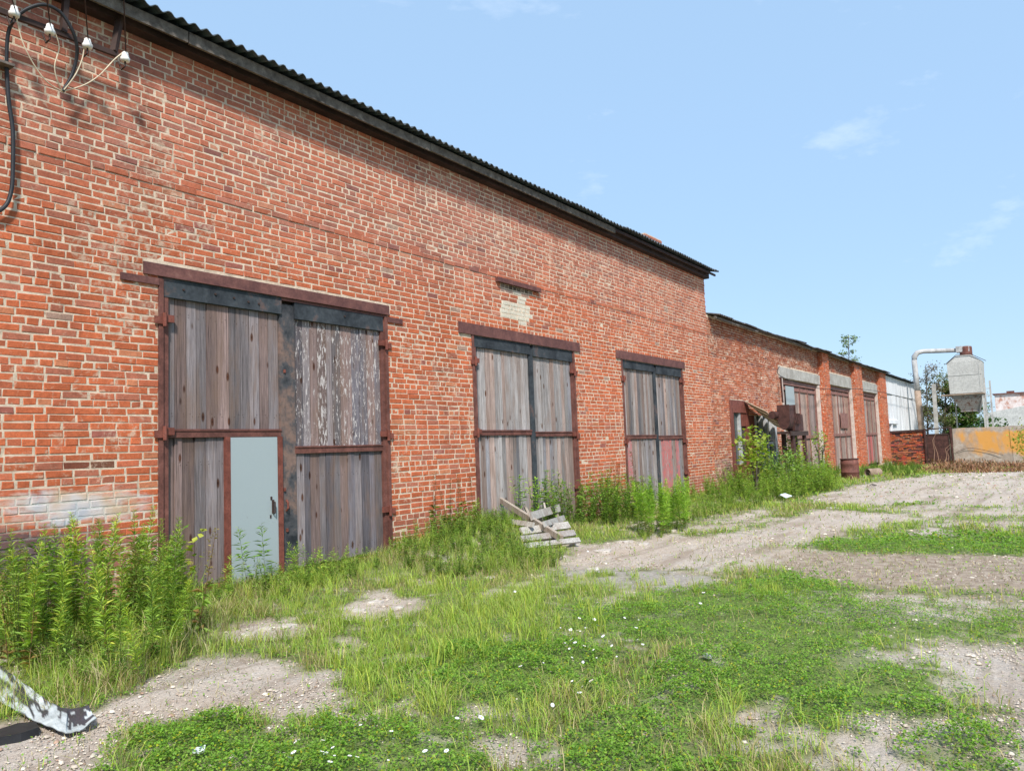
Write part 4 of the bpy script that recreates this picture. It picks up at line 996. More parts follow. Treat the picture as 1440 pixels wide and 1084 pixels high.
litter(1104, 697, .17, 'crumpled white plastic bag among the weeds near the annex', 'plastic bag', (.62, .68, .74), .2, 1)
litter(280, 1053, .035, 'scrap of pale foil on grass near the bottom edge', 'litter', (.62, .66, .68), .06, 2)
litter(1227, 682, .12, 'small dark stone lying on the far gravel', 'stone', (.09, .075, .065), .03, 3)
litter(995, 920, .05, 'flat grey stone in the clover', 'stone', (.34, .34, .36), .03, 4)

# white stones / broken concrete slabs by the pallet
rr = random.Random(8)
SLB = [(800, 768, .30), (850, 775, .22), (880, 762, .18), (690, 812, .12), (528, 846, .13), (560, 852, .1), (505, 857, .1), (375, 885, .12), (350, 893, .10), (405, 879, .13), (905, 765, .16), (1170, 715, .2), (835, 800, .15), (1190, 706, .14), (945, 748, .16)]
for i, (a, b, s_) in enumerate(SLB):
    c = gp(a, b, 0); c[2] = float(gz(c[0], c[1])); m = MB(); n = 9; vs = []; s_ *= .62
    rs = [s_*rr.uniform(.5, 1.2) for _ in range(n)]; th = s_*.18
    for lev, k in ((-.04, 1.0), (th*.7, .98), (th, .85)):
        for j in range(n):
            a_ = 2*math.pi*j/n; vs.append((c[0]+rs[j]*k*1.2*math.cos(a_), c[1]+rs[j]*k*math.sin(a_), c[2]+lev+rr.uniform(-.006, .006)))
    fs = [(l*n+j, l*n+(j+1) % n, (l+1)*n+(j+1) % n, (l+1)*n+j) for l in range(2) for j in range(n)]+[tuple(2*n+j for j in range(n))]
    m.add(vs, fs, 0, (.50, .45, .40)); o = m.build('concrete_chunk', M['vcol'], None)
    tag(o, 'flat broken chunk of pale concrete lying in the grass', 'rubble', 'broken concrete chunks in the grass')

#@@VEG
# ------------------------------------------------------------------ vegetation
def jitcol(base, n, v=.2, hue=.12):
    base = np.array(base); k = 1+RNG.uniform(-v, v, (n, 1)); h = 1+RNG.uniform(-hue, hue, (n, 3))
    return np.clip(base*k*h, 0, 1)
def mixcol(cols, w, n, v=.2):
    cols = np.array(cols); i = RNG.choice(len(cols), n, p=np.array(w)/sum(w)); return np.clip(cols[i]*(1+RNG.uniform(-v, v, (n, 1))), 0, 1)
GREENS = dict(grass=(.33, .43, .10), clover=(.25, .46, .055), yellow=(.44, .49, .09), straw=(.54, .46, .26), weed=(.24, .38, .075), dark=(.12, .24, .045), red=(.26, .13, .07), bright=(.35, .52, .08))
def blades(x, y, h, w, col, lean=.5, z0=None):
    n = len(x); a = RNG.uniform(0, 2*np.pi, n); d = np.stack([np.cos(a), np.sin(a)], -1)
    b = a+RNG.uniform(.8, 2.2, n); s = np.stack([np.cos(b), np.sin(b)], -1)*(w/2)[:, None]
    z = gz(x, y)-.005 if z0 is None else z0
    P = np.stack([x, y], -1); L = (h*lean*RNG.uniform(.1, 1.2, n))[:, None]
    V = np.zeros((n, 5, 3))
    V[:, 0, :2] = P-s; V[:, 1, :2] = P+s; V[:, 0, 2] = V[:, 1, 2] = z
    m = P+d*L*.35; V[:, 2, :2] = m-s*.8; V[:, 3, :2] = m+s*.8; V[:, 2, 2] = V[:, 3, 2] = z+h*.6
    V[:, 4, :2] = P+d*L; V[:, 4, 2] = z+h*RNG.uniform(.78, 1.0, n)
    T = np.array([[0, 1, 3], [0, 3, 2], [2, 3, 4]])[None]+(np.arange(n)*5)[:, None, None]
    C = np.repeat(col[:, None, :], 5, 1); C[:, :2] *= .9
    return V.reshape(-1, 3), T.reshape(-1, 3), C.reshape(-1, 3)
def leaves(c, size, col, flat=.6, aspect=.8, n=None):
    n = len(c); az = RNG.uniform(0, 2*np.pi, n); ti = RNG.normal(0, flat, n)
    u = np.stack([np.cos(az)*np.cos(ti), np.sin(az)*np.cos(ti), np.sin(ti)], -1)
    w = np.stack([-np.sin(az), np.cos(az), RNG.normal(0, flat*.6, n)], -1)
    S = size[:, None]
    V = np.stack([c-u*S*.5, c+w*S*aspect*.5+u*S*.08, c+u*S*.5, c-w*S*aspect*.5+u*S*.08], 1)
    V[:, 1, 2] += size*.12; V[:, 3, 2] += size*.12
    T = np.array([[0, 1, 2], [0, 2, 3]])[None]+(np.arange(n)*4)[:, None, None]
    return V.reshape(-1, 3), T.reshape(-1, 3), np.repeat(col, 4, 0)
def join(parts):
    o = 0; Vs, Ts, Cs = [], [], []
    for V, T, C in parts: Vs.append(V); Ts.append(T+o); Cs.append(C); o += len(V)
    return np.concatenate(Vs), np.concatenate(Ts), np.concatenate(Cs)
def scat(n, x0, x1, y0, y1):
    return RNG.uniform(x0, x1, n), RNG.uniform(y0, y1, n)
def inview(x, y, m=.6):
    # keep a margin around what the photograph could see
    return (y < 7.95) & (x > 1.2)
ZONES = [(1.3, 5, 900), (5, 8, 620), (8, 12, 360), (12, 18, 170), (18, 30, 60), (30, 49, 26)]
gr, cl_, st_, pb = [], [], [], []
for (xa, xb, dens) in ZONES:
    ya, yb = (-1.2 if xa < 8 else -2.5 if xa < 18 else -9), 7.9
    area = (xb-xa)*(yb-ya); dist = (xa+xb)/2; wsc = max(1, dist/6.5)
    # lawn blades
    n = int(area*dens*3.0); x, y = scat(n, xa, xb, ya, yb)
    bare, dull, asp, clv = cover(x, y)
    nn = fbm(x, y, 1.1, 61); n3 = fbm(x, y, 5, 66); hx = fbm(x, y, .7, 62)
    green = np.clip(1.0-bare-.85*dull-asp, 0, 1)
    longz = sstep(.45, .6, hx)*(clv < .3)
    p = green**1.4*(.22+.95*sstep(.34, .60, n3))*np.where(clv > .4, .13, 1.0)*np.where(longz > .5, 1.15, .8)
    edge = sstep(6.3, 7.4, y)*.5; p = np.clip(p+edge*(1-asp)*(x < 16), .018, 1)
    k = RNG.random(n) < p; x, y, longz, clv_, nn_, gr_ = x[k], y[k], longz[k], clv[k], nn[k], green[k]
    n = len(x); h = (.045+.05*RNG.random(n)+longz*.11*RNG.random(n)**1.5+.05*(RNG.random(n) < .06))*(.55+.45*gr_)*min(1.25, 1+dist*.01)
    base = mixcol([GREENS['grass'], GREENS['yellow'], GREENS['weed'], GREENS['straw'], GREENS['bright']], [4, 2.6, 2.5, .9, 2.6], n, .25)
    dryk = (fbm(x, y, .9, 77) > .56) & (RNG.random(n) < .5); base[dryk] = mixcol([GREENS['straw'], (.30, .24, .11)], [1, 1], dryk.sum(), .2)
    gr.append(blades(x, y, h, np.full(n, .0038)*wsc*RNG.uniform(.7, 1.4, n), base, 1.15))
    # low leafy cover (clover, knotweed, medick)
    n = int(area*dens*(17 if xa < 5 else 13 if xa < 8 else 9)); x, y = scat(n, xa, xb, ya, yb)
    bare, dull, asp, clv = cover(x, y); n3 = fbm(x, y, 4.2, 83); n4 = vnoise(x*14, y*14, 84)
    p = np.clip(1-bare-.9*dull-asp, 0, 1)**1.3*(.16+.34*sstep(.42, .6, n3)) + clv*(.45+.55*sstep(.35, .55, n3))*(1-asp)
    p = p*(.30+.70*sstep(.3, .6, n4))*(.55+.45*sstep(.35, .55, fbm(x, y, .8, 222)))+.010
    k = RNG.random(n) < np.clip(p, 0, 1); x, y, clv, n3, n4 = x[k], y[k], clv[k], n3[k], n4[k]; n = len(x)
    hump = .012+.085*clv*sstep(.34, .66, n3)*(.5+.5*n4)+.025*n4
    z = gz(x, y)+hump*RNG.uniform(.45, 1.0, n)
    size = RNG.uniform(.010, .021, n)*wsc*.95
    col = mixcol([GREENS['clover'], GREENS['weed'], GREENS['bright'], GREENS['dark'], (.50, .48, .04)], [4.5, 2.0, 2.4, .7, .7], n, .25)
    cl_.append(leaves(np.stack([x, y, z], -1), size, col, .45, .85))
    # dead straw lying flat
    n = int(area*dens*.5); x, y = scat(n, xa, xb, ya, yb); bare, dull, asp, clv = cover(x, y)
    k = RNG.random(n) < np.clip((.2+.8*dull+.25*bare)*(1-asp)*(1-clv), 0, 1)*(fbm(x, y, 2, 90) > .42); x, y = x[k], y[k]; n = len(x)
    h = RNG.uniform(.02, .09, n); st_.append(blades(x, y, h*.5, np.full(n, .004)*wsc, mixcol([GREENS['straw'], (.26, .19, .11), (.16, .11, .07), (.18, .2, .06)], [2, 2, 1.5, 1], n, .25), 2.2))
    # pebbles
    n = int(area*dens*(1.6 if xa < 12 else .5)); x, y = scat(n, xa, xb, ya, yb); bare, dull, asp, clv = cover(x, y)
    clump = sstep(.44, .62, fbm(x, y, 1.7, 101))
    k = RNG.random(n) < np.clip((bare+.35*dull)*(.15+.85*clump)*(1-.3*asp)+.02, 0, 1); x, y = x[k], y[k]; n = len(x)
    s = RNG.uniform(.003, .009, n)*(1+1.5*(RNG.random(n) < .05))*max(1, wsc*.75)
    an = np.arange(6)*np.pi/3
    base = np.concatenate([np.stack([np.cos(an), np.sin(an)*.8, an*0], -1), np.stack([np.cos(an)*.62, np.sin(an)*.5, an*0+.5], -1)])
    ft = np.array([[j, (j+1) % 6, 6+(j+1) % 6] for j in range(6)]+[[j, 6+(j+1) % 6, 6+j] for j in range(6)]+[[6, 7, 8], [6, 8, 9], [6, 9, 10], [6, 10, 11]])
    Vp = base[None]*s[:, None, None]*RNG.uniform(.75, 1.25, (n, 12, 3)); a = RNG.uniform(0, 6.28, n)
    R2 = np.stack([np.stack([np.cos(a), -np.sin(a)], -1), np.stack([np.sin(a), np.cos(a)], -1)], -2)
    Vp[:, :, :2] = np.einsum('nij,nkj->nki', R2, Vp[:, :, :2])
    Vp += np.stack([x, y, gz(x, y)-.001], -1)[:, None]
    colp = mixcol([(.50, .42, .34), (.62, .55, .46), (.36, .29, .23), (.38, .25, .18)], [4, 2.2, 3, 1], n, .2)
    pb.append((Vp.reshape(-1, 3), (ft[None]+(np.arange(n)*12)[:, None, None]).reshape(-1, 3), np.repeat(colp, 12, 0)))
o = tri_mesh('lawn_grass', *join(gr), M['grass']); tag(o, 'short patchy grass growing over the gravel yard', 'grass', kind='stuff')
o = tri_mesh('clover', *join(cl_), M['leaf']); tag(o, 'low leafy green clover and knotweed cushions', 'ground cover', kind='stuff')
o = tri_mesh('dead_grass', *join(st_), M['dry']); tag(o, 'dry flattened straw on the bare soil', 'dead grass', kind='stuff')
o = tri_mesh('gravel', *join(pb), M['vcol']); tag(o, 'loose pale pebbles on the bare tracks', 'gravel', kind='stuff')

def leafset(base, dirs, L, W, col, droop=.25):
    """lance shaped leaves: base (n,3) dirs (n,3)"""
    n = len(base); up = np.array([0, 0, 1.0]); s = np.cross(dirs, up); s /= np.linalg.norm(s, axis=1)[:, None]+1e-6
    tw = RNG.uniform(-.6, .6, n)[:, None]; nrm = np.cross(s, dirs); s = s*np.cos(tw)+nrm*np.sin(tw)
    m = base+dirs*L[:, None]*.45; t = base+dirs*L[:, None]; t[:, 2] -= L*droop
    V = np.stack([base, m+s*W[:, None]*.5, t, m-s*W[:, None]*.5], 1)
    T = np.array([[0, 1, 2], [0, 2, 3]])[None]+(np.arange(n)*4)[:, None, None]
    return V.reshape(-1, 3), T.reshape(-1, 3), np.repeat(col, 4, 0)
def stem(pts, r0, r1, col):
    pts = np.array(pts, float); k = len(pts); V = []; 
    for i, p in enumerate(pts):
        r = r0+(r1-r0)*i/(k-1)
        for j in range(3): V.append(p+[r*math.cos(2.1*j), r*math.sin(2.1*j), 0])
    T = []
    for i in range(k-1):
        for j in range(3):
            a = i*3+j; b = i*3+(j+1) % 3; T += [[a, b, b+3], [a, b+3, a+3]]
    return np.array(V), np.array(T), np.tile(np.array(col), (len(V), 1))
def v_goldenrod(H=1.0, n=100, col=('weed', 'bright', 'yellow'), L=.085, Wd=.17, top=.5, stemc=(.14, .17, .05), up=.75):
    bx = RNG.normal(0, .06, 2)*H; ts = np.linspace(0, 1, 6)
    pts = [(bx[0]*t*t, bx[1]*t*t, H*t) for t in ts]
    t = np.sort(RNG.uniform(.05, 1, n)**.8); b = np.stack([bx[0]*t*t, bx[1]*t*t, H*t], -1)
    a = np.arange(n)*2.4+RNG.uniform(-.4, .4, n); el = RNG.normal(up, .22, n)-.25*(1-t)
    d = np.stack([np.cos(a)*np.cos(el), np.sin(a)*np.cos(el), np.sin(el)], -1)
    prof = np.where(t < .75, .75+.35*np.sin(t*3.1), 1.0-(t-.75)*2.4)
    Ls = L*prof*RNG.uniform(.75, 1.25, n)
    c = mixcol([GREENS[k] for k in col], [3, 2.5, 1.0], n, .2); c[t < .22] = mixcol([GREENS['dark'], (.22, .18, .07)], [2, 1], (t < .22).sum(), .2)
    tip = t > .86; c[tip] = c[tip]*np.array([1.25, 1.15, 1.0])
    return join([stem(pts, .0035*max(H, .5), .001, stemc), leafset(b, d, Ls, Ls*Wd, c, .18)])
def v_grassclump(H=.5, n=26, col=('grass', 'yellow', 'bright')):
    x = RNG.normal(0, .035, n); y = RNG.normal(0, .035, n)
    c = mixcol([GREENS[k] for k in col], [3, 2, 2], n, .2)
    return blades(x, y, H*RNG.uniform(.5, 1, n), np.full(n, .007), c, .7, z0=np.zeros(n))
def v_bushy(H=.5, n=120, L=.05, Wd=.35, spread=.16, col=('weed', 'bright', 'clover')):
    parts = []; nb = 6
    for k in range(nb):
        a = RNG.uniform(0, 6.28); r = spread*RNG.uniform(.2, 1); h = H*RNG.uniform(.6, 1)
        e = np.array([r*math.cos(a), r*math.sin(a), h]); parts.append(stem([(0, 0, 0), e*[.4, .4, .5], e], .003, .001, (.15, .18, .06)))
        m = n//nb; t = RNG.uniform(.15, 1, m); b = np.stack([e[0]*t**1.2, e[1]*t**1.2, h*t], -1)
        aa = RNG.uniform(0, 6.28, m); el = RNG.normal(.45, .35, m); d = np.stack([np.cos(aa)*np.cos(el), np.sin(aa)*np.cos(el), np.sin(el)], -1)
        Ls = L*RNG.uniform(.6, 1.25, m); parts.append(leafset(b, d, Ls, Ls*Wd, mixcol([GREENS[q] for q in col]+[GREENS['dark'], (.30, .25, .10)], [3, 2, 2, 1.2, .5], m, .25)*.82, .2))
    return join(parts)
def v_dock(H=.9, col=(.27, .13, .065)):
    parts = [stem([(0, 0, 0), (.01, .01, H*.5), (RNG.normal(0, .03), .02, H)], .004, .002, (.22, .13, .07))]
    n = 90; t = RNG.uniform(.45, 1, n); b = np.stack([RNG.normal(0, .012, n), RNG.normal(0, .012, n)+.01, H*t], -1)
    a = RNG.uniform(0, 6.28, n); d = np.stack([np.cos(a), np.sin(a), np.full(n, .6)], -1); d /= np.linalg.norm(d, axis=1)[:, None]
    parts.append(leafset(b, d, np.full(n, .028), np.full(n, .016), mixcol([col, (.18, .16, .05)], [3, 2], n, .25)))
    n = 26; t = RNG.uniform(.05, .5, n); b = np.stack([np.zeros(n), np.zeros(n), H*t], -1); a = RNG.uniform(0, 6.28, n)
    d = np.stack([np.cos(a)*.8, np.sin(a)*.8, np.full(n, .5)], -1); parts.append(leafset(b, d, np.full(n, .12), np.full(n, .03), mixcol([GREENS['weed'], (.24, .16, .06)], [2, 1], n, .25), .4))
    return join(parts)
def polypts(key, n, seed, ymax=7.72):
    r = np.random.default_rng(seed); out = []
    ps = POLY[key]; P = np.array(ps[0]); lo = P.min(0); hi = P.max(0)
    while len(out) < n:
        q_ = r.uniform(lo, hi)
        if q_[1] < ymax and inpoly(np.array([q_[0]]), np.array([q_[1]]), ps[0])[0]: out.append(q_)
    return np.array(out)
def place_things(name, variants, pts, label, cat, group, mat, smin=.8, smax=1.1, seed=0):
    rr = random.Random(seed); src = []
    for k, v in enumerate(variants):
        me_o = tri_mesh(name, *v, mat); src.append(me_o)
    for i, q_ in enumerate(pts):
        s_ = src[i % len(src)]
        o = s_ if i < len(src) else s_.copy()
        if i >= len(src): COL.objects.link(o)
        sc = rr.uniform(smin, smax)*(.72+.56*float(fbm(q_[0], q_[1], 1.6, 210)))
        o.location = (q_[0], q_[1], float(gz(q_[0], q_[1]))-.01); o.rotation_euler = (rr.gauss(0, .09), rr.gauss(0, .09), rr.uniform(0, 6.28)); o.scale = (sc, sc, sc)
        tag(o, label, cat, group)
def near_seg(q_, e, w, xm):
    e = np.array(e); t = np.clip(q_.dot(e)/e.dot(e), 0, 1.02); return (np.linalg.norm(q_-e*t) < w) & (q_[0] > xm)
OPEN = [((29.6, 6.0), .42, 25.5), ((31.8, 5.5), .45, 28.5), ((10.75, 6.75), .62, 9.0), ((33.5, 5.9), .3, 31)]
def hfac(x, y):
    return float(np.interp(x, [7, 8, 10, 12.5, 14.3, 17, 19.5, 23, 26, 30, 34, 48], [.6, .72, .72, .6, .45, .5, .85, 1.1, .85, .5, .5, .6]))*(.62+.75*float(fbm(x, y, 1.1, 200)))
def mass(name, variants, pts, label, cat, mat, smin=.7, smax=1.1, seed=0, tint=.15):
    r = np.random.default_rng(seed); parts = []
    for q_ in pts:
        if any(near_seg(q_, *o_) for o_ in OPEN): continue
        V, T, C = variants[r.integers(len(variants))]
        a = r.uniform(0, 6.28); s_ = r.uniform(smin, smax)*(hfac(*q_) if q_[0] > 6.9 else 1); c, s2 = math.cos(a), math.sin(a)
        lx, ly = r.normal(0, .1, 2)
        W = np.stack([(V[:, 0]*c-V[:, 1]*s2)*s_+V[:, 2]*lx*s_, (V[:, 0]*s2+V[:, 1]*c)*s_+V[:, 2]*ly*s_, V[:, 2]*s_], -1)
        W += [q_[0], q_[1], float(gz(q_[0], q_[1]))-.01]
        parts.append((W, T, np.clip(C*r.uniform(1-tint, 1+tint), 0, 1)))
    o = tri_mesh(name, *join(parts), mat); return tag(o, label, cat, kind='stuff')

gold = [v_goldenrod(RNG.uniform(.78, 1.02), 190, ('weed', 'bright', 'yellow'), RNG.uniform(.07, .095), .125) for _ in range(6)]+[v_bushy(.75, 150, .06, .2, .1, ('weed', 'grass', 'bright')), v_grassclump(.75, 34), v_dock(.8, (.30, .24, .10))]
sml = [v_goldenrod(RNG.uniform(.35, .5), 55, L=.065) for _ in range(4)]
bsh = [v_bushy(.38, 110, .045, .32, .13) for _ in range(4)]
tall = [v_bushy(.8, 200, .07, .28, .17, ('weed', 'clover', 'bright')) for _ in range(4)]
clump = [v_grassclump(.42, 26) for _ in range(4)]
dock = [v_dock(RNG.uniform(.75, 1.0)) for _ in range(3)]
p1 = polypts('w1', 260, 5); p1 = p1[(vnoise(p1[:, 0]*2.6, p1[:, 1]*2.6, 77) > .42)][:112]
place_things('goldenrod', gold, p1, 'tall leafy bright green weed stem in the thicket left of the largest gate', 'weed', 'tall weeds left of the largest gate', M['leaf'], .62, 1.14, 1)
drc = []
for _k in range(3):
    V_, T_, C_ = v_grassclump(.34, 24); C_ = mixcol([GREENS['straw'], (.36, .30, .14), GREENS['grass']], [3, 2, 2], len(V_)//5, .2).repeat(5, 0); drc.append((V_, T_, C_))
mass('undergrowth', bsh+clump+drc, polypts('w1', 150, 6), 'low weeds and dry grass under the tall stems', 'undergrowth', M['leaf'], .4, .95, 2)
fr_ = np.stack([RNG.uniform(2.7, 4.6, 46), np.zeros(46)], -1); fr_[:, 1] = np.interp(fr_[:, 0], [2.7, 3.78, 4.6], [5.3, 5.75, 6.8])+RNG.normal(0, .13, 46)
mass('dead_grass', drc, fr_, 'dry straw-coloured grass fringing the tall weeds', 'dead grass', M['dry'], .4, .9, 25)
dk = [v_bushy(.95, 260, .075, .3, .2, ('clover', 'dark', 'weed')) for _ in range(2)]
place_things('dark_weed', dk, [(3.15, 7.35), (3.35, 7.15), (2.95, 7.1), (3.05, 6.8), (3.5, 7.5)], 'dark green bushy weed at the foot of the wall by the picture edge', 'weed', 'dark bushy weeds at the wall foot', M['leaf'], .85, 1.05, 3)
p2 = polypts('w2', 75, 7)
place_things('young_weed', sml+bsh, p2[:60], 'knee-high green weed at the foot of the largest gate', 'weed', 'weeds along the foot of the largest gate', M['leaf'], .55, .95, 4)
mass('undergrowth', clump+bsh, polypts('w2', 110, 71), 'low grass at the sill of the largest gate', 'undergrowth', M['leaf'], .3, .7, 21)
place_things('fleabane', [v_goldenrod(.62, 60, ('weed', 'clover', 'grass'), .10, .14, up=.5)], [(5.42, 7.45), (5.62, 7.42)], 'spindly dark green plant before the grey-blue wicket door', 'plant', 'spindly plants before the wicket door', M['leaf'], .95, 1.1, 5)
# yellowish maple seedling by the gate jamb
mp = [v_bushy(.9, 60, .11, .75, .22, ('yellow', 'bright', 'yellow')) for _ in range(3)]
place_things('maple_seedling', mp[:1], [(4.55, 7.35)], 'yellow-green maple seedling at the left jamb of the largest gate', 'plant', None, M['leaf'], .9, 1.0, 6)
mass('weeds', sml+bsh+clump+bsh, polypts('w3', 560, 9), 'dense green weeds on the mound between the largest and middle gates', 'weeds', M['leaf'], .6, 1.25, 8)
place_things('dock_stalk', dock, [(8.75, 7.6), (9.0, 7.5), (9.2, 7.65), (9.35, 7.45), (8.9, 7.3), (9.6, 7.5)], 'reddish seeding dock stalk against the wall left of the middle gate', 'weed', 'dock stalks left of the middle gate', M['leaf'], .8, 1.05, 9)
place_things('tall_weed', tall, polypts('w4', 26, 10), 'tall green weed between the middle gate and the gate with red boards', 'weed', 'tall weeds right of the middle gate', M['leaf'], .9, 1.3, 10)
place_things('dock_stalk', dock[:2], [(13.9, 7.55), (14.2, 7.4), (14.5, 7.6), (14.9, 7.5), (15.3, 7.4)], 'reddish seeding dock stalk between the middle and third gates', 'weed', 'dock stalks right of the middle gate', M['leaf'], 1.1, 1.35, 11)
place_things('bushy_weed', [v_goldenrod(.95, 150, ('clover', 'bright', 'weed'), .10, .15) for _ in range(3)], polypts('w5', 34, 12), 'bright green feathery weed in front of the gate with red boards', 'weed', 'feathery weeds before the third gate', M['leaf'], .75, 1.08, 12)
place_things('tall_weed', tall[:3], [(12.0, 7.3), (12.2, 7.1), (12.5, 7.4), (12.9, 7.3), (11.6, 7.4), (13.1, 7.6), (12.8, 6.9), (11.3, 7.5), (11.8, 7.6), (12.3, 7.6), (10.9, 7.6), (11.5, 7.2), (12.0, 7.6), (12.6, 7.6), (12.9, 7.65), (13.2, 7.4), (13.5, 7.3), (13.4, 7.0), (12.7, 7.2)], 'leafy green weed growing up against the middle gate', 'weed', 'weeds against the middle gate', M['leaf'], 1.0, 1.45, 14)
mass('weeds', bsh+tall+sml, polypts('w6', 620, 15, 7.6), 'thick band of green weeds along the foot of the low annex', 'weeds', M['leaf'], .75, 1.25, 16)
mass('weeds', tall+bsh, polypts('w7', 420, 17, 7.5), 'green weeds between the barrel and the brick fence', 'weeds', M['leaf'], .6, 1.3, 18)
mass('undergrowth', clump+bsh+sml, np.concatenate([polypts('w4', 120, 19), polypts('w5', 90, 20), np.stack([RNG.uniform(12.5, 16, 90), RNG.uniform(5.8, 7.6, 90)], -1)]), 'low undergrowth along the wall by the third gate', 'undergrowth', M['leaf'], .4, .8, 22)
# taller grass tufts scattered in the lawn: uncountable
tf = [(7.9, 4.6), (5.7, 4.3), (5.6, 4.5), (6.2, 4.4), (4.1, 3.9), (4.4, 3.9), (4.7, 4.1), (6.8, 5.0), (6.4, 5.6), (7.6, 2.9), (7.9, 2.7), (7.8, 2.4), (8.0, 2.2)]
pt = np.concatenate([np.array([(a+RNG.normal(0, .22), b+RNG.normal(0, .18)) for a, b in tf for _ in range(9)]), np.stack([RNG.uniform(3.4, 8.2, 150), RNG.uniform(3.0, 6.6, 150)], -1)])
bb = cover(pt[:, 0], pt[:, 1])[0]; pt = pt[bb < .4]
mass('tall_grass', [v_grassclump(.27, 20) for _ in range(4)], pt, 'longer tufts of light green grass in the yard', 'grass', M['grass'], .45, 1.05, 24)

# daisies
dm = MB()
for k in range(9):
    a = 2*math.pi*k/9; c_, s_ = math.cos(a), math.sin(a)
    dm.add([(0, 0, .0), (.012*c_-.0045*s_, .012*s_+.0045*c_, .001), (.019*c_, .019*s_, .0), (.012*c_+.0045*s_, .012*s_-.0045*c_, .001)], [(0, 3, 2, 1)], 0, (.82, .82, .86))
lathe(dm, [(.0055, .001), (.004, .003), (0, .004)], (0, 0, 0), 6, (.75, .52, .05))
dm.tube([(0, 0, 0), (.004, 0, -.06), (.0, .004, -.13)], .0012, 3, col=(.12, .22, .05))
d0 = dm.build('daisy', M['vcol'], None)
rr = random.Random(5); pts = list(DAISY)
for a, b in list(DAISY):
    if rr.random() < .5: pts.append((a+rr.gauss(0, .12), b+rr.gauss(0, .12)))
for i, (a, b) in enumerate(pts):
    o = d0 if i == 0 else d0.copy()
    if i: COL.objects.link(o)
    s_ = rr.uniform(.5, .95) if i < len(DAISY) else rr.uniform(.35, .6)
    o.location = (a, b, float(gz(a, b))+rr.uniform(.09, .13)); o.scale = (s_, s_, s_)
    o.rotation_euler = (rr.gauss(0, .35), rr.gauss(-.25, .3), rr.uniform(0, 6.28))
    tag(o, 'small white daisy in bloom in the low green clover', 'flower', 'white daisies in the grass')

# shrubs by the annex bay
def shrub(name, c, r, n, size, cols, label, mat='leaf', asp=.75, kind='shrub'):
    e = empty(name, (c[0], c[1], float(gz(c[0], c[1]))), label, kind)
    q_ = RNG.normal(0, 1, (n, 3)); q_ /= np.linalg.norm(q_, axis=1)[:, None]
    q_ *= (RNG.random(n)**.45)[:, None]*(.75+.5*fbm(q_[:, 0]*3+c[0], q_[:, 1]*3+q_[:, 2]*2, 1, 5))[:, None]
    P_ = q_*np.array(r)+np.array(c)
    k = fbm(P_[:, 0]*2.3, P_[:, 2]*2.3+P_[:, 1], 1.0, 9) > .40; P_ = P_[k]
    V, T, C = leaves(P_, RNG.uniform(.7, 1.3, len(P_))*size, mixcol(cols, [3, 2, 1], len(P_), .22), .55, asp)
    tri_mesh('foliage', V, T, C, M[mat], e)
    m = MB(); base = (c[0], c[1], float(gz(c[0], c[1]))-.05)
    for i in range(6):
        a = RNG.uniform(0, 6.28); t_ = (c[0]+r[0]*.6*math.cos(a), c[1]+r[1]*.6*math.sin(a), c[2]+r[2]*RNG.uniform(0, .6)); mid = ((base[0]*.6+t_[0]*.4), base[1]*.6+t_[1]*.4, base[2]*.4+t_[2]*.6)
        m.tube([base, mid, t_], [.02, .014, .006], 5)
    m.build('stems', M['bark'], e); return e
ymap = [GREENS['yellow'], GREENS['bright'], (.34, .42, .06)]
shrub('maple_shrub', (21.6, 6.9, 1.15), (1.0, .5, .85), 650, .12, ymap, 'bright yellow-green maple shrub before the annex window', asp=.9)
shrub('maple_shrub', (25.6, 6.95, .95), (.75, .4, .8), 380, .12, ymap, 'small yellow-green maple shrub behind the fan stand', asp=.9)
shrub('leafy_shrub', (22.6, 6.3, .65), (1.4, .6, .7), 1500, .075, [GREENS['weed'], (.17, .24, .09), GREENS['dark']], 'dusty green bushy shrub at the foot of the fan stand')
shrub('leafy_shrub', (31.0, 7.35, .9), (.7, .35, 1.0), 650, .09, [GREENS['weed'], GREENS['bright'], GREENS['yellow']], 'green shrub against the second annex gate behind the barrel')
shrub('elder_bush', (46.5, .75, .9), (1.6, 1.1, 1.25), 1500, .13, [(.38, .40, .05), GREENS['yellow'], GREENS['bright']], 'yellow-green bush growing before the orange rendered wall')
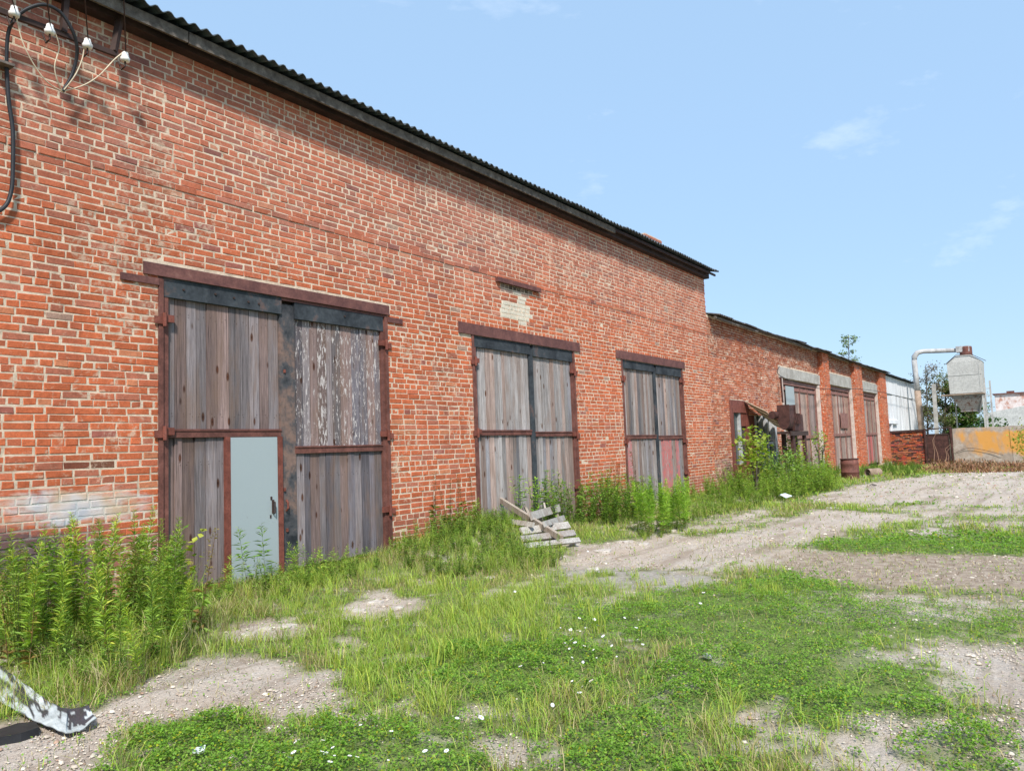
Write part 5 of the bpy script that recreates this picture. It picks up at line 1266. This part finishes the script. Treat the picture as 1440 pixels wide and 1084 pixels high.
# trees behind the fence
def tree(name, base, H, crown, nl, size, cols, label, gap=.46, seed=1, trunk_r=.14, bare_=0, kind='tree', mat='leaf', nb=26):
    r = np.random.default_rng(seed)
    e = empty(name, base, label, kind); m = MB(); base = np.array(base, float)
    tips = []
    top = base+np.array([r.normal(0, .2), r.normal(0, .2), H*.93])
    m.tube([base, base*.7+top*.3+[.08, .05, 0], base*.35+top*.65, top], [trunk_r, trunk_r*.75, trunk_r*.45, .02], 7)
    for i in range(nb):
        t = r.uniform(.25, .95); s_ = base+(top-base)*t; a = r.uniform(0, 6.28); k = crown[0]*math.sqrt(max(.05, 1-((t-.55)/.55)**2))*r.uniform(.6, 1.0)
        q_ = s_+np.array([k*math.cos(a), k*math.sin(a)*crown[1]/crown[0], k*r.uniform(.2, .8)])
        m.tube([s_, (s_+q_)/2+[0, 0, .1], q_], [trunk_r*.3, trunk_r*.17, .008], 5); tips += [s_*.35+q_*.65, q_]
        for j in range(3):
            a2 = a+r.uniform(-1, 1); q2 = q_+np.array([math.cos(a2), math.sin(a2), r.uniform(-.2, .9)])*k*.35
            m.tube([(s_*.4+q_*.6), (q_+q2)/2, q2], [.02, .012, .005], 4); tips.append(q2)
    m.build('trunk', M['bark'], e)
    tips = np.array(tips); c = tips[r.integers(len(tips), size=nl)]+r.normal(0, 1, (nl, 3))*np.array([crown[0], crown[1], crown[0]*.8])*.17
    k = fbm(c[:, 0]*1.2+c[:, 1], c[:, 2]*1.2, 1, seed) > gap-.06; c = c[k]
    col = mixcol(cols, [3, 2, 1], len(c), .25)
    tri_mesh('crown', *leaves(c, r.uniform(.7, 1.3, len(c))*size, col, .7, .7), M[mat], e)
    return e
tree('poplar', (63, 6.5, -.3), 6.2, (1.5, 1.5), 7000, .15, [(.17, .20, .09), (.22, .19, .13), (.12, .2, .05)], 'thin half-bare greyish tree between the duct and the hopper', .48, 3, .12, nb=30)
tree('green_tree', (64, 5.3, -.3), 5.6, (1.05, 1.25), 9000, .16, [(.15, .25, .05), (.22, .31, .07), (.09, .16, .04)], 'dense green tree rising behind the hopper bin', .42, 5, .14)
tree('thin_tree', (62, 7.3, -.3), 7.2, (.9, .9), 1600, .11, [(.25, .19, .15), (.30, .22, .19), (.18, .17, .1)], 'nearly bare tree with reddish twigs just right of the duct', .48, 14, .08, nb=34)
shrub('dark_shrub', (63, 4.2, 1.2), (1.5, 2.0, 1.5), 3400, .2, [(.04, .10, .035), (.06, .13, .04), (.11, .2, .06)], 'dark green shrub below the hopper cone')
tb = atx(1199, 515, 46)
tree('sapling', (46, tb[1]+.3, 2.6), 4.9, (.5, .5), 1100, .12, [(.34, .42, .24), (.28, .38, .20), (.40, .46, .30)], 'young pale green tree showing above the annex roof', .46, 8, .05)
# brush heap of dry vines at the foot of the rendered wall
n = 9000
hx = RNG.uniform(34, 47.5, n); hy = 4.6-RNG.uniform(0, 1, n)*5.6-.0*hx
keep = fbm(hx, hy, .5, 40)+.25*np.sin((hx-34)/13.5*np.pi) > .38; hx, hy = hx[keep], hy[keep]; n = len(hx)
prof = np.clip(np.sin((hx-33.5)/14.2*np.pi), .1, 1)*.55*np.clip((fbm(hx, hy, 1.1, 41)-.2)*1.6, .1, 1)
V, T, C = blades(hx, hy, RNG.uniform(.1, .45, n)*.4, np.full(n, .035), mixcol([(.33, .17, .09), (.26, .12, .07), (.16, .09, .06), (.42, .27, .16)], [3, 3, 2, 2], n, .25), 1.6, z0=gz(hx, hy)+RNG.random(n)*prof*1.15-.03)
o = tri_mesh('brush_heap', V, T, C, M['dry']); tag(o, 'heap of reddish dry brush along the foot of the orange wall', 'brush heap')
m = MB(); rr = random.Random(2)
for (yy, h_, ln) in ((5.6, 1.6, .5), (5.3, 1.3, -.3), (5.0, .9, .6), (4.85, .7, .3)):
    m = MB(); x_ = FX-.7+rr.uniform(-.2, .2); m.tube([(x_, yy, -.3), (x_+.05, yy-ln*.2, .3*h_), (x_, yy-ln*.3+.1, h_*.7), (x_+.05, yy-ln*.6, h_)], [.02, .016, .012, .006], 5, col=(.33, .2, .14))
    o = m.build('dry_stalk', M['vcol'], None); tag(o, 'dry reddish stalk standing before the metal gate', 'dry plant', 'dry stalks before the metal gate')
